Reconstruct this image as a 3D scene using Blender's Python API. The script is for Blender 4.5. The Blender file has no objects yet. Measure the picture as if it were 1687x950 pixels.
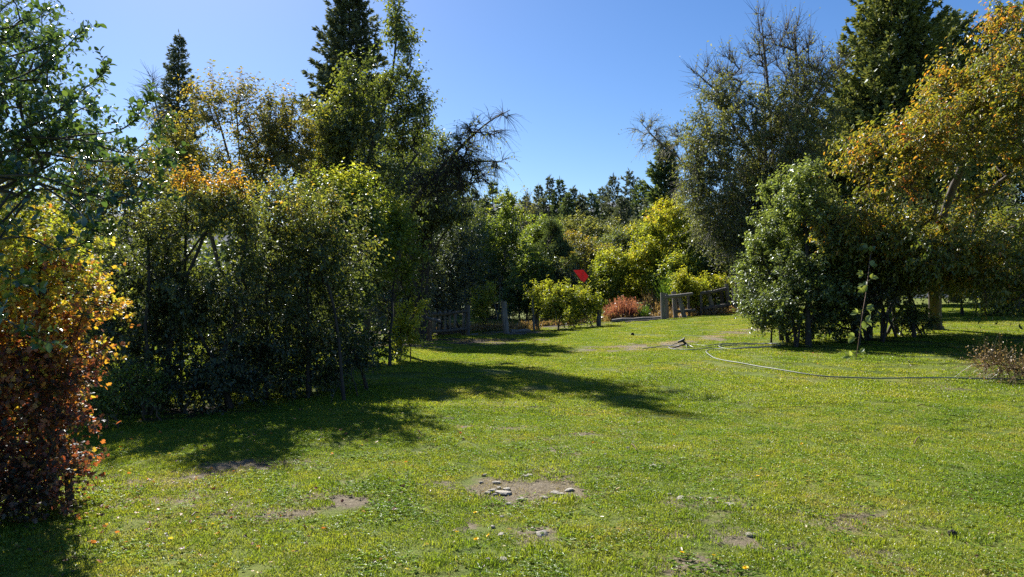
import bpy, math, random
import numpy as np
from mathutils import Vector

# ------------------------------------------------------------------ camera, sky, sun, exposure
S = bpy.context.scene
COL = S.collection
FPX, CX, HZ, EYE = 1230.0, 843.5, 490.0, 1.6      # focal length in photo pixels, centre column, horizon row, eye height
cam = bpy.data.cameras.new('camera')
cam.sensor_width = 36.0
cam.lens = 36.0 * FPX / 1687.0
cam.clip_start, cam.clip_end = 0.05, 20000
camo = bpy.data.objects.new('camera', cam)
COL.objects.link(camo)
camo.location = (0, 0, EYE)
camo.rotation_euler = (math.radians(90) + math.atan((HZ - 475.0) / FPX), 0, 0)
S.camera = camo

SUN_DIR = Vector((-0.43, 0.90, 0.80)).normalized()   # towards the sun
SUN_EL = math.asin(SUN_DIR.z)
SUN_AZ = math.atan2(SUN_DIR.x, SUN_DIR.y)            # clockwise from +Y
W = bpy.data.worlds.new('World')
S.world = W
W.use_nodes = True
nt = W.node_tree
sky = nt.nodes.new('ShaderNodeTexSky')
sky.sky_type = 'NISHITA'
sky.sun_disc = False
sky.sun_elevation = SUN_EL
sky.sun_rotation = SUN_AZ
sky.altitude = 800
sky.air_density = 1.0
sky.dust_density = 0.55
sky.ozone_density = 3.0
nt.nodes['Background'].inputs[1].default_value = 0.0575
hsv = nt.nodes.new('ShaderNodeHueSaturation')
hsv.inputs['Saturation'].default_value = 1.25
hsv.inputs['Hue'].default_value = 0.507
nt.links.new(sky.outputs[0], hsv.inputs['Color'])
nt.links.new(hsv.outputs[0], nt.nodes['Background'].inputs[0])
sun = bpy.data.lights.new('sun', 'SUN')
sun.energy = 5.0
sun.angle = math.radians(0.5)
sun.color = (1.0, 0.95, 0.86)
suno = bpy.data.objects.new('sun', sun)
COL.objects.link(suno)
suno.rotation_euler = SUN_DIR.to_track_quat('Z', 'Y').to_euler()
S.view_settings.view_transform = 'Standard'
S.view_settings.look = 'None'
S.view_settings.gamma = 1
S.view_settings.use_curve_mapping = False
S.view_settings.exposure = 1.27
S.render.engine = 'CYCLES'
S.render.filter_size = 1.2
S.cycles.use_denoising = False
S.cycles.max_bounces = 10
S.cycles.diffuse_bounces = 6
S.cycles.transmission_bounces = 7
S.cycles.glossy_bounces = 2
S.cycles.sample_clamp_indirect = 2
S.cycles.caustics_reflective = False
S.cycles.caustics_refractive = False

# ------------------------------------------------------------------ terrain
def sstep(a, b, x):
    t = np.clip((np.asarray(x, float) - a) / (b - a), 0, 1)
    return t * t * (3 - 2 * t)

def H(x, y):
    x = np.asarray(x, float); y = np.asarray(y, float)
    sp = np.log1p(np.exp(np.clip((x - 1.5) * 1.2, -30, 30))) / 1.2
    rise = 0.075 * sp * sstep(5, 20, y)
    rise = 1.25 * np.tanh(rise / 1.25)
    far = 0.5 * sstep(40, 70, y)
    dip = -0.14 * np.exp(-((x + 4) / 5) ** 2 - ((y - 32) / 6) ** 2)
    mound = 0.16 * np.exp(-((x + 1.6) / 2.2) ** 2 - ((y - 15.2) / 1.3) ** 2)
    und = 0.03 * np.sin(0.9 * x + 0.4 * y) * np.sin(0.7 * y - 0.3 * x + 1) + 0.018 * np.sin(2.3 * x - 1.1 * y + 2) * np.sin(1.9 * y + 0.8 * x)
    fine = 0.0035 * np.sin(11.3 * x + 3 * y + 1) * np.sin(9.7 * y - 4 * x) * sstep(16, 9, y) + 0.004 * np.sin(6.1 * x + 2.2 * y) * np.sin(5.3 * y - 1.7 * x) * sstep(40, 15, y)
    fade = sstep(140, 60, np.hypot(x, y))
    return rise + (far + dip + mound + und + fine) * fade

def P(px, py, Y):
    return np.array([(px - CX) / FPX * Y, Y, EYE + (HZ - py) / FPX * Y])

def G(px, py):                                       # point of the ground seen at a photo pixel
    lo, hi = 2.0, 2.0
    while hi < 200:
        p = P(px, py, hi)
        if p[2] <= H(p[0], p[1]): break
        lo = hi; hi += 0.25
    for _ in range(30):
        m = 0.5 * (lo + hi); p = P(px, py, m)
        if p[2] <= H(p[0], p[1]): hi = m
        else: lo = m
    p = P(px, py, hi); p[2] = float(H(p[0], p[1]))
    return p

def GY(px, Y):
    x = (px - CX) / FPX * Y
    return np.array([x, Y, float(H(x, Y))])

# bare / dry ground: (x, y, rx, ry, rotation, strength)
DRY = []
def dry_at(px, py, rxm, rym, rot, s):
    p = G(px, py); DRY.append((p[0], p[1], rxm, rym, rot, s))
for a in [(885, 800, .75, .4, .3, .68), (822, 810, .36, .25, 0, .85), (940, 812, .55, .22, .2, .78), (900, 775, .5, .15, .1, .7), (880, 880, .22, .3, 0, .6), (400, 772, .9, .3, .5, .75), (330, 815, .8, .2, .6, .6), (380, 830, .5, .12, .2, .65),
          (230, 790, .9, .6, .3, .5), (1130, 930, .28, .18, 0, .6), (1200, 935, .25, .14, 0, .55), (850, 668, .9, .35, 0, .55), (760, 640, .9, .4, 0, .4), (860, 725, .5, .3, 0, .5),
          (1060, 545, 1.5, .5, 0, .5), (720, 560, 2.5, 1.3, 0, .9), (800, 552, 2.5, 1.3, 0, .9), (880, 546, 2.0, 1.2, 0, .8),
          (960, 538, 2.2, 1.2, 0, .7), (1060, 527, 2.5, 1.5, 0, 1.), (1150, 519, 3, 1.8, .2, .9), (1220, 520, 2, 1.5, 0, .7), (1240, 660, .5, .25, 0, .4), (1030, 720, .3, .3, 0, .5),
          (905, 745, .5, .35, 0, .45), (925, 775, .45, .3, 0, .5), (975, 735, .5, .25, 0, .4), (870, 700, .5, .3, 0, .4), (845, 830, .4, .2, 0, .45), (1230, 880, .35, .2, 0, .55), (1170, 825, .5, .15, .2, .5), (1340, 850, 1.2, .4, 0, .35), (1560, 640, .8, .3, 0, .35), (150, 840, .4, .2, 0, .3), (560, 800, .8, .4, 0, .3)]:
    dry_at(*a)
for k in range(26):
    t_ = k / 25; dry_at(995 + 275 * t_, 574 - 8 * t_ - 27 * t_ ** 2 + 2.5 * math.sin(k * 2.1), .75 + .2 * math.sin(k * 1.7), .8, 0, .8 + .2 * t_)
rg_ = random.Random(8)
for k in range(46):
    a_ = (rg_.uniform(700, 1010), rg_.uniform(672, 870)) if k < 20 else (rg_.uniform(240, 620), rg_.uniform(750, 850)) if k < 36 else (rg_.uniform(1050, 1500), rg_.uniform(780, 940))
    dry_at(*a_, rg_.uniform(.12, .34), rg_.uniform(.08, .2), rg_.uniform(-.5, .6), rg_.uniform(.5, .85))
SOIL = [(-4.8, 10.4, 1.6, .7, .3), (-3.5, 28, 5, 4, 0), (4, 42, 9, 4, 0.05), (-5, 36, 5, 3, 0)]

def dryness(x, y):
    x = np.asarray(x, float); y = np.asarray(y, float)
    d = np.zeros_like(x)
    for (cx, cy, rx, ry, r, s) in DRY:
        c, sn = math.cos(r), math.sin(r)
        u = ((x - cx) * c + (y - cy) * sn) / rx; v = (-(x - cx) * sn + (y - cy) * c) / ry
        d = np.maximum(d, s * np.exp(-(u * u + v * v)))
    n = (np.sin(3.1 * x + 1.7 * y) * np.sin(2.7 * y - 1.3 * x) + .6 * np.sin(7.3 * x - 3.1 * y + 1) * np.sin(6.7 * y + 2.9 * x) + .5 * np.sin(15 * x + 4 * y) * np.sin(13 * y - 5 * x))
    return np.clip(d + 0.16 * n * (0.35 + d * 2.2), 0, 1)

def soilness(x, y):
    d = np.zeros_like(np.asarray(x, float))
    for (cx, cy, rx, ry, r) in SOIL:
        c, sn = math.cos(r), math.sin(r)
        u = ((x - cx) * c + (y - cy) * sn) / rx; v = (-(x - cx) * sn + (y - cy) * c) / ry
        d = np.maximum(d, np.exp(-(u * u + v * v) ** 2))
    return d

# ------------------------------------------------------------------ materials
def new_mat(name):
    m = bpy.data.materials.new(name); m.use_nodes = True
    m.node_tree.nodes.clear()
    return m, m.node_tree.nodes, m.node_tree.links

def ramp(n, stops):
    r = n.new('ShaderNodeValToRGB'); e = r.color_ramp.elements
    while len(e) < len(stops): e.new(0.5)
    for k, (p, c) in enumerate(stops):
        e[k].position = p; e[k].color = (*c, 1)
    return r

def leaf_mat(name, stops, trans=0.42, gloss=0.05, rough=0.4, tboost=1.55, tint=(1.15, 1.05, 0.55)):
    m, n, l = new_mat(name)
    at = n.new('ShaderNodeAttribute'); at.attribute_name = 'tone'
    rp = ramp(n, stops); l.new(at.outputs['Fac'], rp.inputs[0])
    tb = n.new('ShaderNodeMix'); tb.data_type = 'RGBA'; tb.blend_type = 'MULTIPLY'
    tb.inputs[0].default_value = 1
    l.new(rp.outputs[0], tb.inputs[6]); tb.inputs[7].default_value = (tboost * tint[0], tboost * tint[1], tboost * tint[2], 1)
    d = n.new('ShaderNodeBsdfDiffuse'); t = n.new('ShaderNodeBsdfTranslucent'); g = n.new('ShaderNodeBsdfGlossy')
    g.inputs['Roughness'].default_value = rough
    g.inputs['Color'].default_value = (.9, .95, 1, 1)
    l.new(rp.outputs[0], d.inputs[0]); l.new(tb.outputs[2], t.inputs[0])
    m1 = n.new('ShaderNodeMixShader'); m1.inputs[0].default_value = trans
    l.new(d.outputs[0], m1.inputs[1]); l.new(t.outputs[0], m1.inputs[2])
    m2 = n.new('ShaderNodeMixShader')
    fr = n.new('ShaderNodeLayerWeight'); fr.inputs[0].default_value = 0.25
    mu = n.new('ShaderNodeMath'); mu.operation = 'MULTIPLY_ADD'; mu.inputs[1].default_value = gloss * 3; mu.inputs[2].default_value = gloss
    l.new(fr.outputs['Fresnel'], mu.inputs[0]); l.new(mu.outputs[0], m2.inputs[0])
    l.new(m1.outputs[0], m2.inputs[1]); l.new(g.outputs[0], m2.inputs[2])
    o = n.new('ShaderNodeOutputMaterial'); l.new(m2.outputs[0], o.inputs[0])
    return m

def bark_mat(name, c1, c2, scale=9, rough=0.85, stretch=0.25, bump=0.5):
    m, n, l = new_mat(name)
    tc = n.new('ShaderNodeTexCoord'); mp = n.new('ShaderNodeMapping'); mp.inputs['Scale'].default_value = (1, 1, stretch)
    l.new(tc.outputs['Object'], mp.inputs[0])
    nz = n.new('ShaderNodeTexNoise'); nz.inputs['Scale'].default_value = scale; nz.inputs['Detail'].default_value = 6
    l.new(mp.outputs[0], nz.inputs[0])
    rp = ramp(n, [(0.3, c1), (0.7, c2)]); l.new(nz.outputs[0], rp.inputs[0])
    b = n.new('ShaderNodeBsdfPrincipled'); b.inputs['Roughness'].default_value = rough
    l.new(rp.outputs[0], b.inputs['Base Color'])
    bp = n.new('ShaderNodeBump'); bp.inputs['Strength'].default_value = bump; bp.inputs['Distance'].default_value = 0.02
    l.new(nz.outputs[0], bp.inputs['Height']); l.new(bp.outputs[0], b.inputs['Normal'])
    o = n.new('ShaderNodeOutputMaterial'); l.new(b.outputs[0], o.inputs[0])
    return m

BARK = bark_mat('bark_brown', (.045, .034, .026), (.12, .095, .075))
BARKD = bark_mat('bark_dark', (.02, .017, .015), (.055, .045, .038))
BARKG = bark_mat('bark_grey', (.10, .09, .085), (.24, .22, .2))
WOOD = bark_mat('weathered_wood', (0.104, 0.093, 0.084), (0.285, 0.257, 0.228), 22, .9, .08, .8)
WOODD = bark_mat('dark_weathered_wood', (.06, .052, .047), (.17, .15, .135), 22, .9, .08, .8)
WOODB = bark_mat('brown_board_wood', (.13, .08, .045), (.26, .17, .1), 20, .85, .08, .6)
STONE = bark_mat('field_stone', (.25, .225, .18), (.48, .44, .37), 14, .9, 1, .6)
HOSE = bark_mat('hose_rubber', (.10, .12, .105), (.15, .17, .15), 60, .55, 1, .05)
BLACK = bark_mat('black_plastic', (.012, .012, .013), (.022, .022, .022), 40, .4, 1, .1)
CLOD = bark_mat('dark_clod', (.018, .014, .011), (.04, .03, .022), 40, .95, 1, 1)
RED = leaf_mat('red_cloth', [(0, (.42, .045, .05)), (1, (.48, .06, .06))], .5, .02, .5, 1.2, (1.05, .9, .9))
YEL = leaf_mat('dandelion_yellow', [(0, (.75, .5, .01)), (1, (.8, .6, .02))], .2, .02)

L_GLOSSY = leaf_mat('glossy_green_leaf', [(0, (.03, .062, .022)), (.5, (.058, .11, .032)), (1, (.13, .19, .045))], .38, .06, .22, 1.6)
L_FINE = leaf_mat('small_green_leaf', [(0, (.03, .06, .02)), (1, (.1, .15, .035))], .45, .03)
L_AUTUMN = leaf_mat('autumn_lobed_leaf', [(0, (0.055, 0.050, 0.024)), (.18, (0.143, 0.050, 0.031)), (.34, (0.308, 0.077, 0.033)), (.52, (0.462, 0.220, 0.033)), (.74, (0.550, 0.440, 0.039)), (1, (0.330, 0.396, 0.039))], .48, .04, .5, 1.3, (1.1, 1.0, .7))
L_DARK = leaf_mat('dark_shrub_leaf', [(0, (0.044, 0.063, 0.024)), (.4, (0.085, 0.116, 0.029)), (.64, (0.207, 0.220, 0.039)), (.84, (.36, .24, .03)), (1, (.48, .22, .03))], .46, .04, .5, 1.8)
L_GOLD = leaf_mat('golden_olive_leaf', [(0, (.055, .07, .02)), (.45, (.15, .155, .028)), (.75, (.32, .23, .035)), (1, (.42, .21, .03))], .5, .05, .55, 1.7)
L_LIME = leaf_mat('yellow_green_leaf', [(0, (.055, .09, .02)), (.5, (.15, .21, .03)), (1, (.38, .38, .045))], .5, .03, .38, 1.8)
L_TREE = leaf_mat('broad_green_leaf', [(0, (.04, .062, .018)), (.5, (.095, .13, .022)), (1, (.25, .26, .034))], .48, .06, .55, 1.8)
L_BLUEGREEN = leaf_mat('dull_green_leaf', [(0, (.045, .063, .03)), (.6, (.10, .135, .046)), (1, (.2, .23, .065))], .45, .06, .55, 1.5)
L_YELLOW = leaf_mat('bright_yellow_leaf', [(0, (0.104, 0.142, 0.021)), (.4, (0.275, 0.304, 0.027)), (.75, (0.456, 0.408, 0.030)), (.9, (0.494, 0.266, 0.052)), (1, (0.494, 0.199, 0.085))], .5, .02, .4, 1.5, (1.05, 1.05, .7))
L_CHERRY = leaf_mat('cherry_leaf', [(0, (0.077, 0.116, 0.020)), (.4, (0.187, 0.198, 0.026)), (.66, (0.352, 0.253, 0.033)), (.85, (0.495, 0.220, 0.033)), (1, (0.550, 0.143, 0.033))], .46, .035, .42, 1.6)
L_LAUREL = leaf_mat('laurel_leaf', [(0, (.06, .085, .028)), (.6, (.13, .185, .05)), (1, (.26, .32, .085))], .42, .045, .42, 1.6)
L_OLIVE = leaf_mat('grey_olive_leaf', [(0, (0.057, 0.076, 0.029)), (.6, (0.132, 0.155, 0.048)), (1, (0.287, 0.287, 0.069))], .45, .03, .5, 1.6)
L_FIR = leaf_mat('dark_needle', [(0, (0.046, 0.062, 0.046)), (.6, (0.096, 0.124, 0.081)), (1, (0.171, 0.194, 0.109))], .3, .02, .6, 1.3)
L_FIRG = leaf_mat('green_needle', [(0, (0.042, 0.070, 0.034)), (.6, (0.098, 0.147, 0.056)), (1, (0.182, 0.231, 0.077))], .3, .02, .6, 1.3)
L_CYP = leaf_mat('cypress_scale', [(0, (0.054, 0.081, 0.032)), (.6, (0.135, 0.169, 0.057)), (1, (0.243, 0.257, 0.081))], .3, .02, .6, 1.3)
L_RED = leaf_mat('dry_red_stalk', [(0, (0.197, 0.070, 0.061)), (.5, (0.312, 0.139, 0.115)), (1, (0.369, 0.246, 0.156))], .4, .02)
L_STRAW = leaf_mat('dry_straw', [(0, (0.170, 0.111, 0.051)), (.5, (0.306, 0.212, 0.102)), (1, (0.383, 0.306, 0.170))], .35, .03)
L_BROOM = leaf_mat('broom_green', [(0, (.04, .09, .015)), (1, (.14, .24, .03))], .35, .03)

def grass_mat(name, stops, dark=1.0):
    m, n, l = new_mat(name)
    ge = n.new('ShaderNodeNewGeometry')
    nz = n.new('ShaderNodeTexNoise'); nz.inputs['Scale'].default_value = 0.55; nz.inputs['Detail'].default_value = 5; nz.inputs['Roughness'].default_value = .65
    l.new(ge.outputs['Position'], nz.inputs[0])
    nz2 = n.new('ShaderNodeTexNoise'); nz2.inputs['Scale'].default_value = 4; nz2.inputs['Detail'].default_value = 2
    l.new(ge.outputs['Position'], nz2.inputs[0])
    at = n.new('ShaderNodeAttribute'); at.attribute_name = 'tone'
    a1 = n.new('ShaderNodeMath'); a1.operation = 'MULTIPLY_ADD'; a1.inputs[1].default_value = 1.5; a1.inputs[2].default_value = -0.74
    l.new(nz.outputs[0], a1.inputs[0])
    a2 = n.new('ShaderNodeMath'); a2.operation = 'MULTIPLY_ADD'; a2.inputs[1].default_value = .75
    l.new(nz2.outputs[0], a2.inputs[0]); l.new(a1.outputs[0], a2.inputs[2])
    a3 = n.new('ShaderNodeMath'); a3.operation = 'MULTIPLY_ADD'; a3.inputs[1].default_value = .38
    l.new(at.outputs['Fac'], a3.inputs[0]); l.new(a2.outputs[0], a3.inputs[2])
    rp = ramp(n, stops); l.new(a3.outputs[0], rp.inputs[0])
    d = n.new('ShaderNodeBsdfDiffuse'); t = n.new('ShaderNodeBsdfTranslucent'); g = n.new('ShaderNodeBsdfGlossy'); g.inputs['Roughness'].default_value = .35
    l.new(rp.outputs[0], d.inputs[0])
    tb = n.new('ShaderNodeMix'); tb.data_type = 'RGBA'; tb.blend_type = 'MULTIPLY'; tb.inputs[0].default_value = 1
    l.new(rp.outputs[0], tb.inputs[6]); tb.inputs[7].default_value = (1.5, 1.5, .8, 1); l.new(tb.outputs[2], t.inputs[0])
    m1 = n.new('ShaderNodeMixShader'); m1.inputs[0].default_value = .5
    l.new(d.outputs[0], m1.inputs[1]); l.new(t.outputs[0], m1.inputs[2])
    m2 = n.new('ShaderNodeMixShader'); m2.inputs[0].default_value = .02
    l.new(m1.outputs[0], m2.inputs[1]); l.new(g.outputs[0], m2.inputs[2])
    o = n.new('ShaderNodeOutputMaterial'); l.new(m2.outputs[0], o.inputs[0])
    return m

GRASS = grass_mat('lawn_grass', [(0, (.088, .16, .017)), (.38, (.16, .225, .022)), (.68, (.25, .28, .03)), (.93, (.34, .29, .075)), (1, (.39, .32, .13))])
GRASSDRY = grass_mat('thin_dry_grass', [(0, (0.118, 0.143, 0.034)), (.4, (0.235, 0.202, 0.076)), (.7, (0.319, 0.252, 0.134)), (1, (0.386, 0.319, 0.202))])
CLOVER = grass_mat('broad_weed_leaf', [(0, (0.084, 0.157, 0.023)), (.5, (0.139, 0.222, 0.032)), (1, (0.222, 0.277, 0.065))])

def ground_mat():
    m, n, l = new_mat('lawn_soil')
    ge = n.new('ShaderNodeNewGeometry')
    def noise(sc, det=6, ro=.6):
        z = n.new('ShaderNodeTexNoise'); z.inputs['Scale'].default_value = sc; z.inputs['Detail'].default_value = det; z.inputs['Roughness'].default_value = ro
        l.new(ge.outputs['Position'], z.inputs[0]); return z
    g1 = noise(.6, 6, .7)
    rg = ramp(n, [(.3, (0.080, 0.131, 0.018)), (.52, (0.151, 0.192, 0.024)), (.72, (0.242, 0.222, 0.050))]); l.new(g1.outputs[0], rg.inputs[0])
    g2 = noise(35, 5, .7)
    rd = ramp(n, [(.3, (0.126, 0.097, 0.063)), (.55, (0.227, 0.189, 0.126)), (.75, (0.311, 0.269, 0.197))]); l.new(g2.outputs[0], rd.inputs[0])
    ad = n.new('ShaderNodeAttribute'); ad.attribute_name = 'dry'
    asl = n.new('ShaderNodeAttribute'); asl.attribute_name = 'soil'
    g3 = noise(14, 6, .75)
    add = n.new('ShaderNodeMath'); add.operation = 'MULTIPLY_ADD'; add.inputs[1].default_value = 1.0; add.inputs[2].default_value = -.5
    l.new(g3.outputs[0], add.inputs[0])
    s = n.new('ShaderNodeMath'); s.operation = 'ADD'; l.new(ad.outputs['Fac'], s.inputs[0]); l.new(add.outputs[0], s.inputs[1])
    mr = n.new('ShaderNodeMapRange'); mr.inputs[1].default_value = .22; mr.inputs[2].default_value = .5; l.new(s.outputs[0], mr.inputs[0])
    mx = n.new('ShaderNodeMix'); mx.data_type = 'RGBA'; l.new(mr.outputs[0], mx.inputs[0]); l.new(rg.outputs[0], mx.inputs[6]); l.new(rd.outputs[0], mx.inputs[7])
    rs = ramp(n, [(.3, (0.038, 0.029, 0.020)), (.6, (0.076, 0.055, 0.038)), (.8, (0.143, 0.101, 0.059))]); l.new(g2.outputs[0], rs.inputs[0])
    ms = n.new('ShaderNodeMapRange'); ms.inputs[1].default_value = .25; ms.inputs[2].default_value = .8
    s2 = n.new('ShaderNodeMath'); s2.operation = 'ADD'; l.new(asl.outputs['Fac'], s2.inputs[0]); l.new(add.outputs[0], s2.inputs[1]); l.new(s2.outputs[0], ms.inputs[0])
    mx2 = n.new('ShaderNodeMix'); mx2.data_type = 'RGBA'; l.new(ms.outputs[0], mx2.inputs[0]); l.new(mx.outputs[2], mx2.inputs[6]); l.new(rs.outputs[0], mx2.inputs[7])
    b = n.new('ShaderNodeBsdfPrincipled'); b.inputs['Roughness'].default_value = .95; b.inputs['Specular IOR Level'].default_value = .2
    th = noise(85, 4, .8); rt_ = ramp(n, [(.36, (.28, .26, .24)), (.58, (1, 1, 1))]); l.new(th.outputs[0], rt_.inputs[0])
    mt = n.new('ShaderNodeMix'); mt.data_type = 'RGBA'; mt.blend_type = 'MULTIPLY'; mt.inputs[0].default_value = 1; l.new(mx2.outputs[2], mt.inputs[6]); l.new(rt_.outputs[0], mt.inputs[7])
    l.new(mt.outputs[2], b.inputs['Base Color'])
    bp = n.new('ShaderNodeBump'); bp.inputs['Strength'].default_value = .9; bp.inputs['Distance'].default_value = .03
    l.new(g3.outputs[0], bp.inputs['Height']); l.new(bp.outputs[0], b.inputs['Normal'])
    o = n.new('ShaderNodeOutputMaterial'); l.new(b.outputs[0], o.inputs[0])
    return m

# ------------------------------------------------------------------ mesh helpers
def norm(v):
    return v / np.maximum(np.linalg.norm(v, axis=-1, keepdims=True), 1e-9)

class MB:
    def __init__(s): s.v = []; s.f = []; s.n = 0
    def add(s, verts, faces, tone=0.0, mat=0):
        verts = np.asarray(verts, float).reshape(-1, 3); faces = np.asarray(faces, int)
        t = np.broadcast_to(np.asarray(tone, float), (len(faces),))
        s.v.append(verts); s.f.append((faces + s.n, t, mat)); s.n += len(verts)
    def mesh(s, name, mats, origin=(0, 0, 0), smooth=False):
        me = bpy.data.meshes.new(name)
        if not isinstance(mats, (list, tuple)): mats = [mats]
        for m in mats: me.materials.append(m)
        if not s.n: return me
        V = np.concatenate(s.v) - np.asarray(origin, float)
        loops = np.concatenate([f.ravel() for f, _, _ in s.f])
        tot = np.concatenate([np.full(len(f), f.shape[1]) for f, _, _ in s.f])
        start = np.concatenate([[0], np.cumsum(tot)[:-1]])
        tone = np.concatenate([t for _, t, _ in s.f])
        mi = np.concatenate([np.full(len(f), m) for f, _, m in s.f])
        me.vertices.add(len(V)); me.vertices.foreach_set('co', V.astype(np.float32).ravel())
        me.loops.add(len(loops)); me.loops.foreach_set('vertex_index', loops.astype(np.int32))
        me.polygons.add(len(tot)); me.polygons.foreach_set('loop_start', start.astype(np.int32))
        me.polygons.foreach_set('material_index', mi.astype(np.int32))
        if smooth: me.polygons.foreach_set('use_smooth', np.ones(len(tot), bool))
        a = me.attributes.new('tone', 'FLOAT', 'FACE'); a.data.foreach_set('value', tone.astype(np.float32))
        me.update(calc_edges=True)
        return me
    def obj(s, name, mats, parent=None, origin=None, smooth=False, kind=None):
        if origin is None: origin = parent['_o'] if parent is not None and '_o' in parent else (0, 0, 0)
        o = bpy.data.objects.new(name, s.mesh(name, mats, origin, smooth)); COL.objects.link(o)
        if parent is not None: o.parent = parent
        else: o.location = origin
        if kind: o['kind'] = kind
        return o

def thing(name, label, cat, loc, group=None):
    o = bpy.data.objects.new(name, None); COL.objects.link(o)
    o.empty_display_size = .2
    o.location = tuple(float(c) for c in loc); o['_o'] = [float(c) for c in loc]
    o['label'] = label; o['category'] = cat
    if group: o['group'] = group
    return o

def tag(o, label, cat, group=None):
    o['label'] = label; o['category'] = cat
    if group: o['group'] = group
    return o

def tube(mb, pts, rad, sides=5, tone=0.0, mat=0, cap=False):
    pts = np.asarray(pts, float); k = len(pts)
    rad = np.broadcast_to(np.asarray(rad, float), (k,))
    t = np.gradient(pts, axis=0); t = norm(t)
    ref = np.array([0, 0, 1.0]) if abs(t[:, 2]).mean() < .8 else np.array([1.0, 0.2, 0])
    u = norm(np.cross(t, ref)); w = np.cross(t, u)
    a = np.linspace(0, 2 * math.pi, sides, endpoint=False)
    ring = pts[:, None] + rad[:, None, None] * (np.cos(a)[None, :, None] * u[:, None] + np.sin(a)[None, :, None] * w[:, None])
    i = np.arange(k - 1)[:, None] * sides; j = np.arange(sides)[None]; j2 = (j + 1) % sides
    f = np.stack([i + j, i + j2, i + sides + j2, i + sides + j], -1).reshape(-1, 4)
    mb.add(ring.reshape(-1, 3), f, tone, mat)
    if cap:
        for e in (0, k - 1):
            c = np.concatenate([ring[e], pts[e][None]])
            mb.add(c, [[q, (q + 1) % sides, sides] for q in range(sides)], tone, mat)

def box(mb, c, dx, dy, dz, ax=None, jit=None, rng=None, mat=0):
    # box with local axes ax (3x3 rows), slightly irregular corners
    s = np.array([[-1, -1, -1], [1, -1, -1], [1, 1, -1], [-1, 1, -1], [-1, -1, 1], [1, -1, 1], [1, 1, 1], [-1, 1, 1]], float) * np.array([dx, dy, dz]) / 2
    if jit: s += rng.normal(0, jit, s.shape)
    if ax is not None: s = s @ np.asarray(ax)
    mb.add(s + np.asarray(c), [[0, 3, 2, 1], [4, 5, 6, 7], [0, 1, 5, 4], [1, 2, 6, 5], [2, 3, 7, 6], [3, 0, 4, 7]], 0, mat)

LEAVES = {
    'L4': (np.array([[0, 0, 0], [.45, .5, .14], [1, 0, -.05], [.45, -.5, .14]]), np.array([[0, 2, 1], [0, 3, 2]])),
    'L6': (np.array([[0, 0, 0], [.28, .42, .10], [.68, .36, .06], [1, 0, -.14], [.68, -.36, .06], [.28, -.42, .10]]), np.array([[0, 3, 2, 1], [0, 5, 4, 3]])),
    'L8': (np.array([[0, 0, 0], [.15, .25, .05], [.42, .5, .12], [.75, .38, .06], [1, 0, -.12], [.75, -.38, .06], [.42, -.5, .12], [.15, -.25, .05], [.45, 0, 0]]),
           np.array([[0, 8, 2, 1], [8, 4, 3, 2], [0, 7, 6, 8], [8, 6, 5, 4]])),
    'LOB': (np.array([[0, 0, 0], [.18, .28, .06], [.38, .62, .02], [.46, .24, .08], [.74, .40, -.02], [1, 0, -.12], [.74, -.40, -.02], [.46, -.24, .08], [.38, -.62, .02], [.18, -.28, .06]]),
            np.array([[0, 3, 2, 1], [0, 5, 4, 3], [0, 7, 6, 5], [0, 9, 8, 7]])),
    'N3': (np.array([[0, .12, 0], [1, 0, 0], [0, -.12, 0]]), np.array([[0, 2, 1]])),
    'N4': (np.array([[0, 0, 0], [.5, .5, 0], [1, 0, 0], [.5, -.5, 0]]), np.array([[0, 3, 2, 1]])),
}

def leaf_batch(mb, pos, axis, nrm, ln, wd, tone, shape='L4', mat=0):
    tv, tf = LEAVES[shape]
    axis = norm(axis); nrm = nrm - axis * (nrm * axis).sum(-1, keepdims=True); nrm = norm(nrm)
    side = np.cross(nrm, axis)
    ln = np.broadcast_to(np.asarray(ln, float), (len(pos),)); wd = np.broadcast_to(np.asarray(wd, float), (len(pos),))
    v = pos[:, None] + axis[:, None] * (tv[None, :, 0] * ln[:, None])[..., None] + side[:, None] * (tv[None, :, 1] * wd[:, None])[..., None] + nrm[:, None] * (tv[None, :, 2] * ln[:, None])[..., None]
    f = tf[None] + (np.arange(len(pos)) * len(tv))[:, None, None]
    mb.add(v.reshape(-1, 3), f.reshape(-1, tf.shape[1]), np.repeat(tone, len(tf)), mat)

def n3(p, seed, scale):
    r = np.random.default_rng(seed); o = 0
    for k in range(5):
        d = r.normal(size=3); d /= np.linalg.norm(d)
        o = o + np.sin((p @ d) * scale * (1 + .45 * k) + r.uniform(0, 6.28)) * (1 / (1 + .3 * k))
    return o / 2.2

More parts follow.
